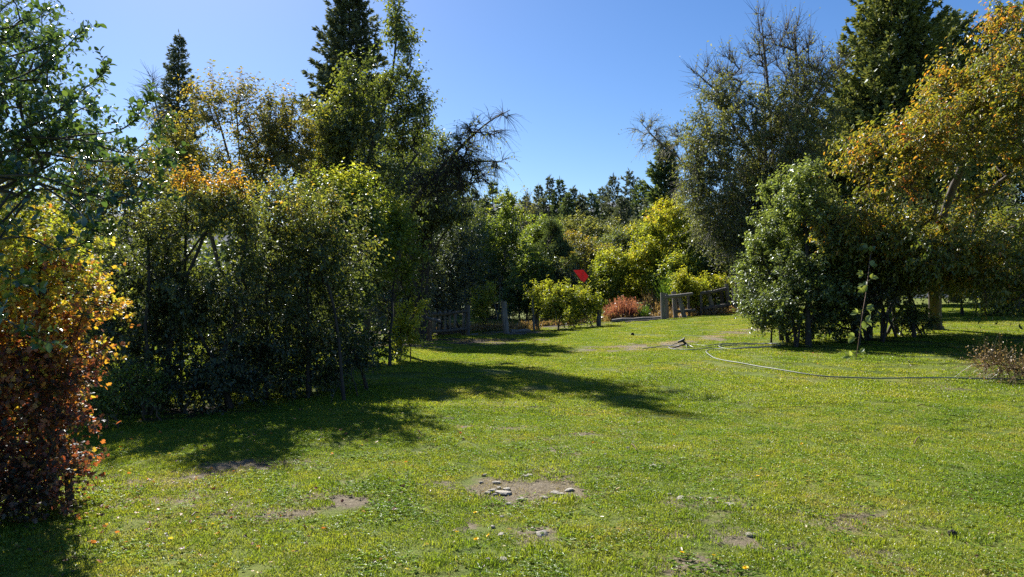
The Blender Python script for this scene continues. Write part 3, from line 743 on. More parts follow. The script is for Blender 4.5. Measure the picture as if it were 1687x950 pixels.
plant('autumn_shrub', 'autumn shrub shading from wine red at the foot to orange and yellow on top', 'shrub', GY(20, 5.7),
      [(-60, 760, 130, 100, 5.5, .7), (30, 800, 85, 40, 5.4, .5, 1.3), (30, 720, 90, 100, 5.5, .6), (10, 600, 115, 110, 5.6, .7), (80, 590, 75, 60, 5.5, .4), (140, 510, 40, 22, 5.4, .25, .9), (60, 470, 80, 70, 5.6, .6), (20, 380, 75, 50, 5.7, .5), (-60, 480, 110, 130, 5.7, .6), (95, 430, 45, 35, 5.5, .3), (105, 650, 40, 40, 5.4, .3), (120, 570, 40, 22, 5.4, .25, .8)],
      sprays=[[(50, 450, 5.5), (110, 425, 5.4), (168, 402, 5.4)], [(60, 520, 5.5), (130, 500, 5.4), (198, 512, 5.4)], [(60, 600, 5.5), (120, 590, 5.4), (176, 572, 5.4)], [(50, 690, 5.4), (110, 690, 5.3), (152, 702, 5.3)], [(40, 410, 5.6), (85, 375, 5.6), (112, 345, 5.6)], [(40, 640, 5.4), (110, 640, 5.3), (165, 622, 5.3)], [(30, 760, 5.4), (90, 770, 5.3), (128, 775, 5.3)], [(60, 480, 5.5), (120, 460, 5.4), (160, 470, 5.4)]], stw=.13,
      ncl=560, twigs=6, tl=.24, lpt=8, leaf=.04, lw=.8, shape='LOB', mat=L_AUTUMN, bark=BARKD, tone=(.08, .68, .18, .18), stems=7, trunk_r=.03, rt=.003, twig_r=.0016, tg=-.05, droop=.1, up=.2, seed=4, nleafobj=280, gap=-1.1, lit=b_tone, spread=.3)

# ------------------------------------------------------------------ the dark clump along the lawn
plant('dark_shrub', 'big dark bushy shrub with orange tips on its crown, next to the autumn shrub', 'shrub', GY(290, 11.0),
      [(245, 335, 26, 26, 11, .4, 1.6), (305, 312, 20, 20, 11, .4, 1.6), (405, 325, 22, 30, 11.1, .4, 1.2), (335, 540, 70, 80, 11.0, .9), (300, 430, 130, 110, 11.1, 1.3), (220, 470, 90, 120, 10.9, 1.0), (370, 350, 60, 45, 11.1, .6), (260, 560, 120, 100, 10.9, 1.2), (380, 520, 90, 110, 11.1, 1.1), (330, 350, 90, 40, 11.1, .7), (200, 590, 50, 80, 10.7, .8, .7), (340, 610, 90, 60, 10.9, 1), (300, 655, 110, 40, 10.8, .8, 1.2), (200, 650, 50, 40, 10.6, .6, 1.2), (400, 640, 60, 40, 11.0, .8, 1.2)],
      ncl=540, twigs=9, tl=.42, lpt=10, leaf=.062, mat=L_DARK, bark=BARKD, tone=(-.05, .6, .09, .11), stems=9, trunk_r=.045, rt=.005, twig_r=.003, droop=.6, seed=5, gap=-.55, spread=.6, lit=lambda p, z: .3 * sstep(.88, 1.0, z) * (p[:, 0] > -5.0))
plant('dark_shrub', 'dark many-stemmed shrub with thin green leaves, between the orange-tipped one and the yellow-green one', 'shrub', GY(480, 12.4),
      [(450, 318, 20, 30, 12.4, .4, 1.4), (505, 335, 22, 26, 12.5, .4, 1.2), (470, 430, 90, 110, 12.2, 1.3), (520, 470, 80, 100, 12.6, 1.2), (430, 350, 60, 60, 12.4, .8), (470, 560, 100, 60, 12.4, 1.0, .8), (550, 400, 60, 80, 12.6, 1), (540, 580, 60, 40, 12.6, .8, .6), (410, 590, 60, 40, 11.6, .8, .6), (470, 610, 80, 30, 12.2, .8, 1.2), (560, 600, 50, 26, 12.8, .7)],
      ncl=330, twigs=9, tl=.5, lpt=10, leaf=.07, mat=L_DARK, bark=BARKD, tone=(.0, .58, .1, .12), stems=17, trunk_r=.05, rt=.005, twig_r=.003, droop=.4, seed=6, gap=-.25, spread=.8)
plant('yellow_green_shrub', 'tall yellow-green topped shrub at the end of the dark clump, beside the lit lawn', 'shrub', GY(600, 17.0),
      [(560, 380, 70, 90, 16.8, 1.4), (530, 330, 45, 40, 16.6, .7), (600, 470, 75, 90, 16.8, 1.4), (560, 540, 70, 60, 16.4, 1.2), (605, 560, 45, 40, 16.8, .8), (640, 430, 45, 80, 17.6, 1.0), (640, 370, 40, 50, 17.6, .8), (575, 310, 28, 28, 16.8, .5)],
      ncl=400, twigs=9, tl=.5, lpt=10, leaf=.085, mat=L_LIME, bark=BARKD, tone=(-.1, .75, .12, .13), stems=8, trunk_r=.06, rt=.006, twig_r=.0035, seed=7, gap=-.3, spread=.5)
plant('young_tree', 'slim young bright green sapling at the edge of the lit lawn, near the picket fence', 'sapling', GY(670, 18.6),
      [(672, 535, 20, 30, 18.6, .3), (686, 508, 10, 10, 18.6, .2), (664, 562, 14, 18, 18.6, .25)], ncl=55, twigs=5, tl=.3, lpt=9, leaf=.08, mat=L_LIME, tone=(.5, .3, .1, .15), stems=4, trunk_r=.02, rt=.004, twig_r=.003, seed=9, gap=-2, spread=.12, up=.5)
plant('dark_shrub', 'dark olive shrub filling the gap between the autumn shrub and the orange-tipped shrub', 'shrub', GY(120, 12.5),
      [(130, 470, 90, 110, 12.5, 1.2), (60, 450, 90, 120, 12.5, 1.2), (150, 570, 70, 60, 12.2, .9), (40, 570, 100, 70, 12.4, 1), (-60, 450, 100, 150, 12.5, 1.2)],
      ncl=340, twigs=9, tl=.45, lpt=9, leaf=.075, mat=L_DARK, bark=BARKD, tone=(-.02, .5, .1, .12), stems=8, trunk_r=.05, rt=.005, twig_r=.003, seed=33, gap=-.7, spread=.6)
plant('low_shrub', 'low leafy scrub under the autumn shrub, at the foot of the dark clump', 'shrub', GY(205, 9.6),
      [(215, 640, 60, 28, 9.6, .4), (160, 660, 40, 25, 9.2, .4)], ncl=70, twigs=6, tl=.25, lpt=8, leaf=.05, mat=L_LIME, tone=(.1, .4, .1, .15), stems=5, trunk_r=.012, rt=.003, twig_r=.002, seed=31, gap=-2, spread=.4)

# ------------------------------------------------------------------ taller trees behind the clump
plant('golden_tree', 'thin-stemmed tree with golden olive leaves, rising above the dark clump', 'tree', GY(400, 20),
      [(385, 215, 75, 65, 20, 1.6), (330, 235, 55, 60, 20, 1.2), (450, 240, 60, 70, 20, 1.4), (490, 270, 45, 70, 20.4, 1.0), (400, 320, 100, 60, 20, 1.8), (350, 175, 30, 30, 20, .6, .7), (470, 190, 30, 30, 20, .6, .6), (300, 290, 50, 50, 20, 1), (385, 160, 24, 24, 20, .5, .5)],
      ncl=280, twigs=7, tl=.7, lpt=10, leaf=.11, lw=.5, mat=L_GOLD, bark=BARK, tone=(-.12, .62, .12, .14), stems=9, trunk_r=.07, rt=.008, twig_r=.005, up=.9, seed=10, gap=-.3, spread=.4, droop=.35)
plant('golden_tree', 'loose yellow-olive leafed small tree seen through the evergreen branches', 'tree', GY(150, 16),
      [(190, 330, 80, 70, 16, 1.4), (130, 290, 60, 50, 16, 1.2), (230, 290, 50, 45, 16, 1), (180, 420, 90, 70, 16, 1.5), (60, 350, 80, 70, 16, 1.4)],
      ncl=260, twigs=7, tl=.55, lpt=9, leaf=.09, mat=L_GOLD, bark=BARKD, tone=(-.05, .5, .12, .12), stems=6, trunk_r=.07, rt=.007, twig_r=.004, up=.5, seed=12, gap=-.5)
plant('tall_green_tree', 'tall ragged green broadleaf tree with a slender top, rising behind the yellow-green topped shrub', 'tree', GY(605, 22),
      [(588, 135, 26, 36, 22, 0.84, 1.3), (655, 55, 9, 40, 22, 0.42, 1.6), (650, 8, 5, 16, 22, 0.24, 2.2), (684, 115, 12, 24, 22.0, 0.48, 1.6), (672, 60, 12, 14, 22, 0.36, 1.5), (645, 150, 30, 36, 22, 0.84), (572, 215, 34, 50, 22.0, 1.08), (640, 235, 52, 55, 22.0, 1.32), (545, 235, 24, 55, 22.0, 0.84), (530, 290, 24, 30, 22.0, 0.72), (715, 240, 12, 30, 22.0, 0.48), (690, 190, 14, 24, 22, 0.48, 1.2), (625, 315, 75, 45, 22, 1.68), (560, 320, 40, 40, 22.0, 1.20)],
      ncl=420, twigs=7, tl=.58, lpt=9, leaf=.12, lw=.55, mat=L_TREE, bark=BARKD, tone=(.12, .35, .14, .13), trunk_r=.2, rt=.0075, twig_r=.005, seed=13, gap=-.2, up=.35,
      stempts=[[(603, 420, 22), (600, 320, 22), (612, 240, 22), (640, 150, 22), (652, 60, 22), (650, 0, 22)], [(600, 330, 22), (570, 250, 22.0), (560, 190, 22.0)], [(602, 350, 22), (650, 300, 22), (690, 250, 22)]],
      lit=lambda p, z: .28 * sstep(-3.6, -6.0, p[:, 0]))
plant('dead_branch_tree', 'leaning olive tree with a long nearly bare arm of hanging twigs thrust over the sky', 'tree', GY(655, 21),
      [(760, 250, 36, 28, 18.8, .5), (800, 210, 30, 14, 18.2, .4), (775, 290, 34, 26, 19, .5, 1.2), (820, 266, 16, 9, 18.6, .3, .7), (720, 300, 36, 25, 19.8, .6), (832, 186, 12, 9, 17.9, .25, .8), (790, 272, 36, 10, 18.8, .4, .8)],
      ncl=210, twigs=10, tl=.55, lpt=4, leaf=.085, lw=.5, mat=L_TREE, bark=BARKD, tone=(.35, .3, .15, .15), trunk_r=.16, rt=.0085, twig_r=.006, seed=14, gap=-2, up=.1, tg=-.4, bare=.8, out=.9,
      stempts=[[(655, 420, 20.8), (680, 340, 20.4), (720, 285, 19.8), (765, 235, 19), (805, 200, 18.3), (840, 180, 17.8)], [(715, 292, 19.8), (750, 278, 19.3), (790, 266, 18.9), (828, 266, 18.6)], [(735, 270, 19.5), (762, 222, 19.2), (775, 205, 19)]])
plant('olive_tree', 'dense olive tree around the foot of the leaning bare arm', 'tree', GY(690, 30),
      [(700, 265, 46, 50, 30, 1.76), (725, 300, 40, 40, 30, 1.62), (680, 330, 60, 50, 30, 2.16), (740, 345, 40, 40, 30, 1.62), (660, 300, 40, 50, 30, 1.76)],
      ncl=300, twigs=8, tl=.62, lpt=9, leaf=.14, mat=L_TREE, bark=BARKD, tone=(.0, .4, .14, .13), stems=4, trunk_r=.15, rt=.008, twig_r=.006, seed=16, gap=-.4, up=.3)
b = GY(292, 52)
conifer('fir_tree', 'slim pointed dark fir rising alone above the golden tree', b, top_h(b, 54), 3.3, 21, nb=230, tuft=36, tl=.42, group=None, low=.3, prof=.8)
b = GY(575, 62)
conifer('fir_tree', 'massive dark fir behind the tall green tree, its top out of frame', b, top_h(b, -40), 6.1, 22, nb=400, tuft=64, tl=.55, prof=.62, low=.15)
b = GY(692, 60)
conifer('fir_tree', 'short dark fir peeking out beside the tall green tree', b, top_h(b, 165), 2.6, 23, nb=170, tuft=34, tl=.4, prof=.7, low=.2)
plant('bare_tree', 'bare twiggy branches leaning out from the lone pointed fir', 'tree', GY(285, 44),
      [(250, 140, 20, 22, 44, .8), (245, 185, 28, 18, 44, .8), (270, 215, 22, 20, 44, .8), (235, 128, 10, 8, 44, .3, .4)], ncl=45, twigs=8, tl=1.0, lpt=0, mat=L_TREE, bark=BARKG, stems=2, trunk_r=.1, rt=.014, twig_r=.013, seed=15, gap=-2, out=1.2, tg=-.05, wpl=.1)

# dark shrubs in the shade behind the picket fence
for k, (px, Y, bl, lab, mt, tn) in enumerate([
    (650, 31, [(650, 400, 60, 80, 31, 2), (690, 370, 45, 50, 31, 1.7), (620, 480, 60, 60, 30.5, 1.8), (690, 450, 40, 60, 31.5, 1.6)], 'dark round shrub below the tall green tree, behind the sapling', L_BLUEGREEN, (.0, .4, .12, .15)),
    (735, 35, [(720, 440, 60, 80, 35, 2.4), (760, 400, 40, 60, 36, 2), (700, 480, 50, 50, 35, 2)], 'dull dark green shrub hanging over the old picket fence', L_BLUEGREEN, (.0, .3, .12, .15)),
    (815, 51, [(800, 470, 50, 60, 51, 2.5), (850, 460, 50, 60, 52, 2.5), (880, 480, 40, 50, 51, 2.2)], 'shady dark shrub behind the lone leaning post', L_BLUEGREEN, (.0, .3, .12, .15))]):
    plant('shade_shrub', lab, 'shrub', GY(px, Y), bl, ncl=230, twigs=8, tl=.75, lpt=9, leaf=.15, mat=mt, bark=BARKD, tone=tn, stems=6, trunk_r=.08, rt=.009, twig_r=.006, seed=40 + k, gap=-.7, fine=False, spread=.5)
plant('yellow_sprig_shrub', 'small yellow-leafed shrub between the picket fence and the leaning post', 'shrub', GY(800, 37),
      [(795, 490, 16, 16, 37, .5), (805, 475, 10, 12, 37, .3), (790, 510, 14, 20, 37, .5)], ncl=60, twigs=6, tl=.4, lpt=8, leaf=.12, mat=L_LIME, tone=(.45, .3, .15, .15), stems=4, trunk_r=.03, rt=.006, twig_r=.005, seed=44, gap=-2, fine=False)

# ------------------------------------------------------------------ middle distance behind the fences
mid = [
 ('willow_tree', 'many-stemmed pale willowy tree with yellow leaves high on one side, behind the leaning post', (835, 50), [(815, 390, 36, 50, 50, 2), (845, 350, 26, 40, 50, 1.5), (855, 420, 34, 50, 50, 2), (800, 440, 30, 40, 49, 1.8), (836, 320, 12, 18, 50, .8, .7)], L_LIME, (-.1, .65, .16, .14), 230, dict(bark=BARKG, up=.6, stems=6)),
 ('juniper_tree', 'upright deep green juniper in the thicket above the yellow-green bush', (905, 49), [(905, 420, 22, 50, 49, 1.2), (905, 385, 14, 20, 49, .8), (925, 440, 24, 40, 49, 1.2)], L_FIRG, (.3, .4, .1, .15), 200, dict(leaf=.2, lw=.3)),
 ('olive_tree', 'olive-yellow leafy tree in the thicket beside the juniper', (975, 52), [(970, 430, 42, 40, 52, 2.2), (945, 410, 30, 26, 53, 1.6), (995, 440, 30, 35, 52, 1.6)], L_GOLD, (.1, .4, .12, .12), 230, {}),
 ('dark_hollow_shrub', 'dark shrub in the hollow behind the red marker', (930, 47), [(930, 480, 50, 45, 47, 1.8), (970, 490, 30, 35, 47, 1.5), (890, 480, 36, 45, 47, 1.6)], L_BLUEGREEN, (.05, .3, .1, .12), 230, {}),
 ('yellow_shrub', 'bright yellow shrub with reddish leaves, above the dry red stalks', (1040, 48), [(1030, 455, 36, 30, 47, 1.6), (1065, 430, 34, 34, 48, 1.6), (1010, 470, 22, 22, 47, 1.0)], L_YELLOW, (.25, .3, .16, .14), 240, {}),
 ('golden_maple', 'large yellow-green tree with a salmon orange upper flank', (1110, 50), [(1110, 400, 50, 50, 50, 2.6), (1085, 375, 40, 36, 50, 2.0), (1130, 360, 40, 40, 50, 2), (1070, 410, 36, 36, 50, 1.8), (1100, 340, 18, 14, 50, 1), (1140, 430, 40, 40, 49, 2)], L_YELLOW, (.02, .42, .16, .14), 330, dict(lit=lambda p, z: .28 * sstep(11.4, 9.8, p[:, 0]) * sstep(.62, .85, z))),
 ('olive_shrub', 'olive green shrub behind the split rail fence', (1195, 47), [(1190, 430, 40, 40, 47, 2), (1170, 455, 36, 30, 46, 1.8), (1215, 450, 30, 36, 46, 1.8), (1160, 400, 30, 30, 48, 1.5)], L_LIME, (-.05, .5, .14, .14), 260, {}),
 ('yellow_shrub', 'yellow-leafed shrub leaning over the middle of the split rail fence', (1140, 42), [(1140, 480, 22, 18, 42, .9), (1130, 465, 15, 14, 42, .7), (1150, 500, 16, 12, 41.6, .7)], L_YELLOW, (.25, .25, .12, .12), 120, dict(tl=.65, leaf=.13, up=.9, gap=-.2)),
 ('yellow_shrub', 'lime yellow shrub filling the gap near the upper end of the split rail fence', (1180, 43), [(1178, 475, 20, 16, 43, .9), (1205, 490, 16, 16, 43, .8), (1225, 500, 12, 14, 42, .7)], L_YELLOW, (.1, .3, .14, .14), 120, dict(tl=.65, leaf=.13, up=.9, gap=-.2)),
]
for k, (nm, lab, (px, Y), bl, mt, tn, nc, kw) in enumerate(mid):
    a = dict(ncl=int(nc * .78), twigs=8, tl=.7, lpt=9, leaf=.17, lw=.55, mat=mt, bark=BARK, tone=tn, stems=5, trunk_r=.09, rt=.011, twig_r=.008, seed=60 + k, gap=-.5, fine=False, spread=.4)
    a.update(kw); a['gap'] = a['gap'] + .15; plant(nm, lab, 'tree' if nm.endswith('tree') or nm.endswith('maple') else 'shrub', GY(px, Y), bl, **a)
plant('hedge_bush', 'wide yellow-green bush standing in front of the fence line, orange at one side', 'bush', GY(935, 36.5),
      [(905, 500, 26, 28, 36.4, .9), (940, 505, 32, 26, 36.2, .9), (970, 505, 20, 26, 36.4, .7), (940, 486, 18, 16, 36.4, .5), (908, 480, 14, 16, 36.4, .4), (888, 495, 12, 22, 36.4, .4), (920, 520, 34, 14, 36.2, .8)],
      ncl=150, twigs=7, tl=.6, lpt=9, leaf=.12, mat=L_YELLOW, bark=BARK, tone=(.1, .35, .14, .13), stems=12, trunk_r=.03, rt=.006, twig_r=.005, seed=80, gap=-.3, fine=False, spread=.7, up=1.1)

# far conifers and poplars
for k, (nm, lab, (px, Y), bl, mt, tn, nc) in enumerate([
    ('green_shrub', 'mid-green rounded shrub closing the gap behind the leaning post', (870, 46), [(870, 470, 34, 44, 46, 1.6), (850, 500, 26, 26, 46, 1.2), (890, 440, 24, 30, 46.5, 1.2)], L_LIME, (-.1, .5, .14, .14), 200),
    ('yellow_shrub', 'loose yellow shrub low down beside the red marker', (1000, 45), [(995, 470, 20, 26, 45, 1), (1010, 440, 20, 24, 46, 1), (980, 490, 14, 18, 44, .8)], L_YELLOW, (.0, .4, .16, .15), 150),
    ('green_shrub', 'yellowish green shrub between the broom bush and the golden yellow tree', (1120, 46), [(1118, 450, 30, 26, 46, 1.3), (1095, 465, 20, 20, 45, 1)], L_LIME, (.15, .5, .14, .14), 160),
    ('olive_tree', 'dusky olive tree rising behind the picket fence shrub', (770, 55), [(765, 400, 34, 50, 55, 2), (785, 370, 26, 36, 55, 1.6), (745, 380, 30, 40, 56, 1.8), (780, 450, 36, 40, 54, 2)], L_TREE, (.05, .4, .14, .13), 240),
    ('olive_tree', 'light green tree standing between the juniper and the poplar', (890, 58), [(890, 400, 26, 36, 58, 1.8), (905, 380, 18, 22, 58, 1.2), (880, 410, 30, 34, 57, 1.8)], L_LIME, (-.05, .45, .14, .14), 200),
    ('olive_tree', 'muted green tree between the olive-yellow tree and the golden yellow tree', (1025, 58), [(1025, 410, 32, 30, 58, 2), (1045, 395, 24, 22, 58, 1.6), (1000, 412, 24, 24, 57, 1.5)], L_TREE, (.1, .4, .14, .13), 200)]):
    plant(nm, lab, 'tree' if nm.endswith('tree') else 'shrub', GY(px, Y), bl, ncl=int(nc * .78), twigs=8, tl=.75, lpt=9, leaf=.17, mat=mt, bark=BARK, tone=tn, stems=5, trunk_r=.08, rt=.011, twig_r=.008, seed=300 + k, gap=-.5, fine=False, spread=.4)
far = [(757, 318, 90, 1.6), (782, 322, 85, 2.0), (812, 308, 95, 2.2), (798, 335, 80, 1.8), (906, 300, 100, 2.0), (922, 304, 98, 2.2), (944, 318, 95, 2.4), (958, 330, 90, 1.8), (935, 330, 90, 2.0), (1010, 298, 100, 2.6), (1038, 290, 100, 2.4), (1056, 305, 95, 2.6), (1024, 335, 88, 2.4), (1075, 330, 80, 2.6), (838, 326, 96, 1.8), (866, 330, 102, 1.6), (888, 314, 104, 1.9), (974, 326, 98, 2.1), (992, 318, 106, 2.0), (770, 332, 98, 1.8), (1088, 312, 92, 2.4)]
words = ['slim far fir nearest the tall green tree', 'dark far fir next to the slim one', 'tallest far fir before the pale willowy tree', 'stumpy far fir under the tallest of its row', 'narrow twin-topped far fir above the juniper', 'second of the twin-topped far firs above the juniper',
         'broad far fir just past the twin tops', 'low far fir closing the row over the olive-yellow tree', 'squat far fir in front of the twin tops', 'full dark far fir standing over the yellow shrub', 'sharply pointed far fir, tallest above the yellow shrub', 'bushy far fir close against the big grey-green conifer', 'lower far fir in front of the sharply pointed one', 'green far fir half hidden by the salmon-flanked tree', 'far fir directly above the pale willowy tree', 'small far fir seen through the bare poplar', 'far fir filling the space between poplar and twin tops', 'far fir midway between the broad one and the full dark one', 'thin far fir leading up to the full dark one', 'far fir low over the dusky olive tree', 'far fir wedged against the trunk side of the grey-green conifer']
for k, ((px, py, Y, w), lab) in enumerate(zip(far, words)):
    b = GY(px, Y); conifer('far_fir_tree', lab, b, top_h(b, py - 8), w * 1.8, 100 + k, L_FIRG if k % 3 == 2 else L_FIR, nb=110, tuft=26, tl=.7, prof=.75, low=.12, group='distant firs', irr=.35)
b = GY(1097, 62); conifer('grey_pine', 'big grey-green layered conifer at the skyline below the bare grey arm', b, top_h(b, 236), 2.6, 130, L_FIRG, nb=150, tuft=34, tl=.6, prof=.6, droop=-.1)
plant('poplar_tree', 'thin nearly bare pale poplar on the skyline, beside the willowy tree', 'tree', GY(868, 70), [(868, 345, 16, 30, 70, 1), (880, 370, 18, 24, 70, 1), (858, 375, 14, 24, 70, 1)], ncl=60, twigs=6, tl=1.2, lpt=4, leaf=.2, mat=L_OLIVE, bark=BARKG, tone=(.5, .3, .1, .1), stems=4, trunk_r=.1, rt=.02, twig_r=.016, seed=131, gap=-2, fine=False, up=1.2, bare=.5)
plant('grey_willow', 'dense rounded grey-green tree filling the dip under the far firs', 'tree', GY(985, 68), [(990, 395, 40, 24, 68, 3), (950, 385, 30, 22, 70, 3), (1030, 392, 36, 26, 68, 3)], ncl=200, twigs=7, tl=1.0, lpt=8, leaf=.26, mat=L_OLIVE, tone=(.2, .4, .12, .12), stems=4, trunk_r=.15, rt=.015, twig_r=.012, seed=132, gap=-.7, fine=False)
# woodland far behind, one mass
def woodland():
    rng = np.random.default_rng(140); mb = MB()
    for k in range(200):
        px = rng.uniform(-350, 2100) if k < 140 else rng.uniform(640, 1250); Y = rng.uniform(58, 86)
        if 740 < px < 1110: Y = rng.uniform(74, 92)
        hgt = rng.uniform(4.5, 8.0)
        c = GY(px, Y); m = 900
        d = norm(rng.normal(size=(m, 3))); r = rng.uniform(0, 1, m)[:, None] ** .5
        p = c + np.array([0, 0, hgt * .52]) + d * r * np.array([3.6, 3, hgt * .52]) + rng.normal(0, .3, (m, 3))
        p = p[n3(p, 9, .9) > -.6]; m = len(p)
        leaf_batch(mb, p, rng.normal(size=(m, 3)), rng.normal(size=(m, 3)), rng.uniform(.3, .7, m), rng.uniform(.2, .4, m), np.clip(rng.normal(.35, .25, m) + rng.normal(0, .2), 0, 1), 'L4')
    mb.obj('woodland', L_TREE, kind='stuff')
woodland()

# ------------------------------------------------------------------ the right side: bare-topped tree, cypress, cherry, laurel
plant('drooping_tree', 'huge grey-green tree with bare spires on top and a curtain of hanging grey twigs', 'tree', GY(1275, 36),
      [(1190, 300, 50, 60, 36, 2.2, 1.4), (1235, 380, 50, 50, 35.6, 2, 1.4), (1200, 210, 60, 70, 36, 2.6), (1260, 240, 70, 80, 36, 2.8), (1170, 260, 45, 60, 36, 2), (1310, 250, 60, 80, 36, 2.4), (1220, 150, 60, 35, 36, 2, .6), (1250, 330, 60, 60, 36, 2.4), (1330, 190, 50, 60, 36, 2, .8), (1175, 340, 40, 60, 36.5, 2), (1290, 140, 60, 50, 36, 1.8, .5), (1240, 420, 60, 50, 36, 2.4)],
      ncl=950, twigs=10, tl=1.0, lpt=8, leaf=.15, lw=.5, mat=L_OLIVE, bark=BARKG, tone=(.22, .34, .16, .14), trunk_r=.35, rt=.012, twig_r=.009, seed=150, gap=-.95, up=.0, tg=-.3, bare=.15,
      stempts=[[(1275, 430, 36), (1268, 350, 36), (1262, 250, 36), (1262, 150, 36), (1258, 60, 36), (1255, 12, 36)], [(1270, 370, 36), (1240, 340, 35.4), (1215, 318, 35)], [(1268, 330, 36), (1300, 230, 36), (1315, 130, 36), (1312, 40, 36)], [(1266, 300, 36), (1210, 210, 36), (1160, 130, 36), (1132, 108, 36)], [(1300, 240, 36), (1350, 160, 36), (1412, 75, 36)]])
plant('spire_tree', 'bare upright twigs spiking above the drooping grey-green tree', 'tree', GY(1290, 37),
      [(1255, 70, 22, 55, 37, .7), (1312, 95, 45, 60, 37, 1.0), (1350, 120, 50, 30, 37, .8), (1175, 130, 40, 26, 37, .8), (1215, 110, 30, 30, 37, .7), (1390, 95, 24, 18, 37, .5, .7), (1295, 50, 30, 30, 37, .6, .6), (1330, 150, 40, 40, 37, 1)],
      ncl=170, twigs=9, tl=1.0, lpt=5, leaf=.13, lw=.5, mat=L_OLIVE, bark=BARK, tone=(.3, .3, .15, .15), trunk_r=.2, rt=.015, twig_r=.012, seed=151, gap=-2, up=1.0, tg=.05, bare=.72, out=.6, wpl=.12,
      stempts=[[(1285, 400, 37), (1275, 280, 37), (1268, 160, 37), (1255, 20, 37)], [(1280, 330, 37), (1305, 220, 37), (1315, 120, 37), (1310, 45, 37)], [(1276, 290, 37), (1220, 190, 37), (1150, 120, 37)], [(1300, 240, 37), (1350, 150, 37), (1405, 85, 37)]])
plant('twig_arm_tree', 'thin tree with a wispy grey arm of fine twigs held out over the skyline firs', 'tree', GY(1215, 42),
      [(1070, 215, 24, 24, 40, .8), (1095, 235, 26, 18, 40, .8), (1120, 225, 18, 20, 40, .7), (1055, 230, 12, 10, 40, .4, .6), (1140, 290, 22, 40, 40, 1)],
      ncl=80, twigs=11, tl=.8, lpt=3, leaf=.12, lw=.35, mat=L_OLIVE, bark=BARKG, tone=(.5, .2, .1, .1), trunk_r=.16, rt=.011, twig_r=.009, seed=152, gap=-2, up=.2, tg=-.3, bare=.5, out=1.2,
      stempts=[[(1210, 420, 41.5), (1180, 340, 41), (1130, 270, 40), (1085, 232, 40), (1056, 200, 40)], [(1140, 285, 40), (1128, 235, 40), (1115, 200, 40)]])
b = GY(1475, 46); conifer('cypress_tree', 'towering dark green cypress behind the cherry tree, top cut by the frame', b, top_h(b, -30), 5.4, 160, L_CYP, nb=420, tuft=70, tl=.42, prof=.5, droop=.15, tip_up=.35, low=.1, tw=.2)
b = GY(1405, 47); conifer('cypress_tree', 'lower green cypress at the near flank of the towering one', b, top_h(b, 150), 3.4, 161, L_CYP, nb=260, tuft=46, tl=.42, prof=.55, droop=.15, tip_up=.35, low=.1, tw=.2)
b = GY(1570, 52); conifer('cypress_tree', 'dark cypress showing between the towering one and the cherry crown', b, top_h(b, 22), 4.6, 162, L_CYP, nb=260, tuft=50, tl=.45, prof=.55, droop=.1, tip_up=.3, low=.1, tw=.2)
b = GY(1665, 50); conifer('cypress_tree', 'cypress deep behind the top of the cherry crown', b, top_h(b, 10), 4.2, 163, L_CYP, nb=240, tuft=40, tl=.45, prof=.55, droop=.1, tip_up=.3, low=.1, tw=.2)

plant('cherry_tree', 'broad cherry tree turning orange, low boughs of hanging leaves over the shaded grass', 'tree', GY(1540, 21),
      [(1575, 300, 60, 60, 16.8, 1.0), (1570, 395, 90, 50, 16.6, 1.2, 1.5), (1660, 430, 60, 50, 16.6, 1.2, 1.3), (1560, 330, 120, 80, 18.5, 2.6), (1640, 250, 110, 110, 18, 2.6), (1450, 300, 80, 65, 18.5, 2.2, 1.4), (1690, 400, 100, 90, 17, 2.4), (1400, 350, 60, 55, 19, 1.6, 1.5), (1620, 140, 60, 70, 18, 1.8), (1560, 210, 60, 50, 18, 1.8), (1480, 400, 100, 50, 18.5, 2, 1.5), (1600, 435, 100, 36, 17.8, 2, 1.4), (1520, 425, 60, 34, 18.5, 1.4, 1.4), (1665, 60, 40, 60, 18, 1.2), (1730, 200, 80, 120, 18, 2), (1670, 480, 40, 40, 16, 1.2), (1500, 240, 40, 40, 17.5, 1.2), (1350, 320, 30, 50, 18.5, 1, 1.2), (1370, 395, 40, 30, 18.5, 1, 1.2), (1440, 225, 50, 20, 17, .7, .5)],
      ncl=960, twigs=8, tl=.55, lpt=9, leaf=.098, lw=.52, shape='L6', mat=L_CHERRY, bark=BARK, tone=(.15, .36, .19, .19), trunk_r=.2, rt=.0075, twig_r=.0045, seed=170, gap=-.28, droop=.55, up=.25, tg=-.04,
      stempts=[[(1540, 490, 20), (1538, 440, 19.8), (1560, 340, 19), (1600, 240, 18.5), (1640, 120, 18.2), (1668, 30, 18)], [(1540, 450, 19.8), (1480, 380, 19.4), (1420, 300, 19), (1395, 250, 18.8), (1375, 235, 18.8)], [(1540, 440, 19.8), (1600, 400, 18), (1680, 370, 16.5), (1760, 350, 16)], [(1545, 430, 19.5), (1500, 380, 19), (1420, 350, 18.6), (1350, 330, 18.4)]],
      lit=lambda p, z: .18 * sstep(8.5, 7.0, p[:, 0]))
plant('laurel_shrub', 'full glossy green laurel-like shrub at the end of the split rail fence', 'shrub', GY(1310, 19.6),
      [(1310, 400, 65, 75, 19.6, 1.7), (1270, 460, 45, 60, 19.6, 1.4), (1350, 470, 55, 60, 19.2, 1.5), (1300, 330, 40, 45, 19.6, 1.2), (1325, 300, 24, 24, 19.6, .8), (1270, 510, 35, 30, 19.2, 1.2), (1340, 525, 50, 30, 19.6, 1.3), (1360, 400, 40, 60, 19.6, 1.4), (1260, 420, 26, 40, 19.8, .9)],
      ncl=560, twigs=9, tl=.44, lpt=10, leaf=.088, lw=.55, mat=L_LAUREL, bark=BARKD, tone=(.25, .45, .15, .18), stems=9, trunk_r=.06, rt=.007, twig_r=.0045, seed=180, gap=-.4, spread=.6, up=.8)
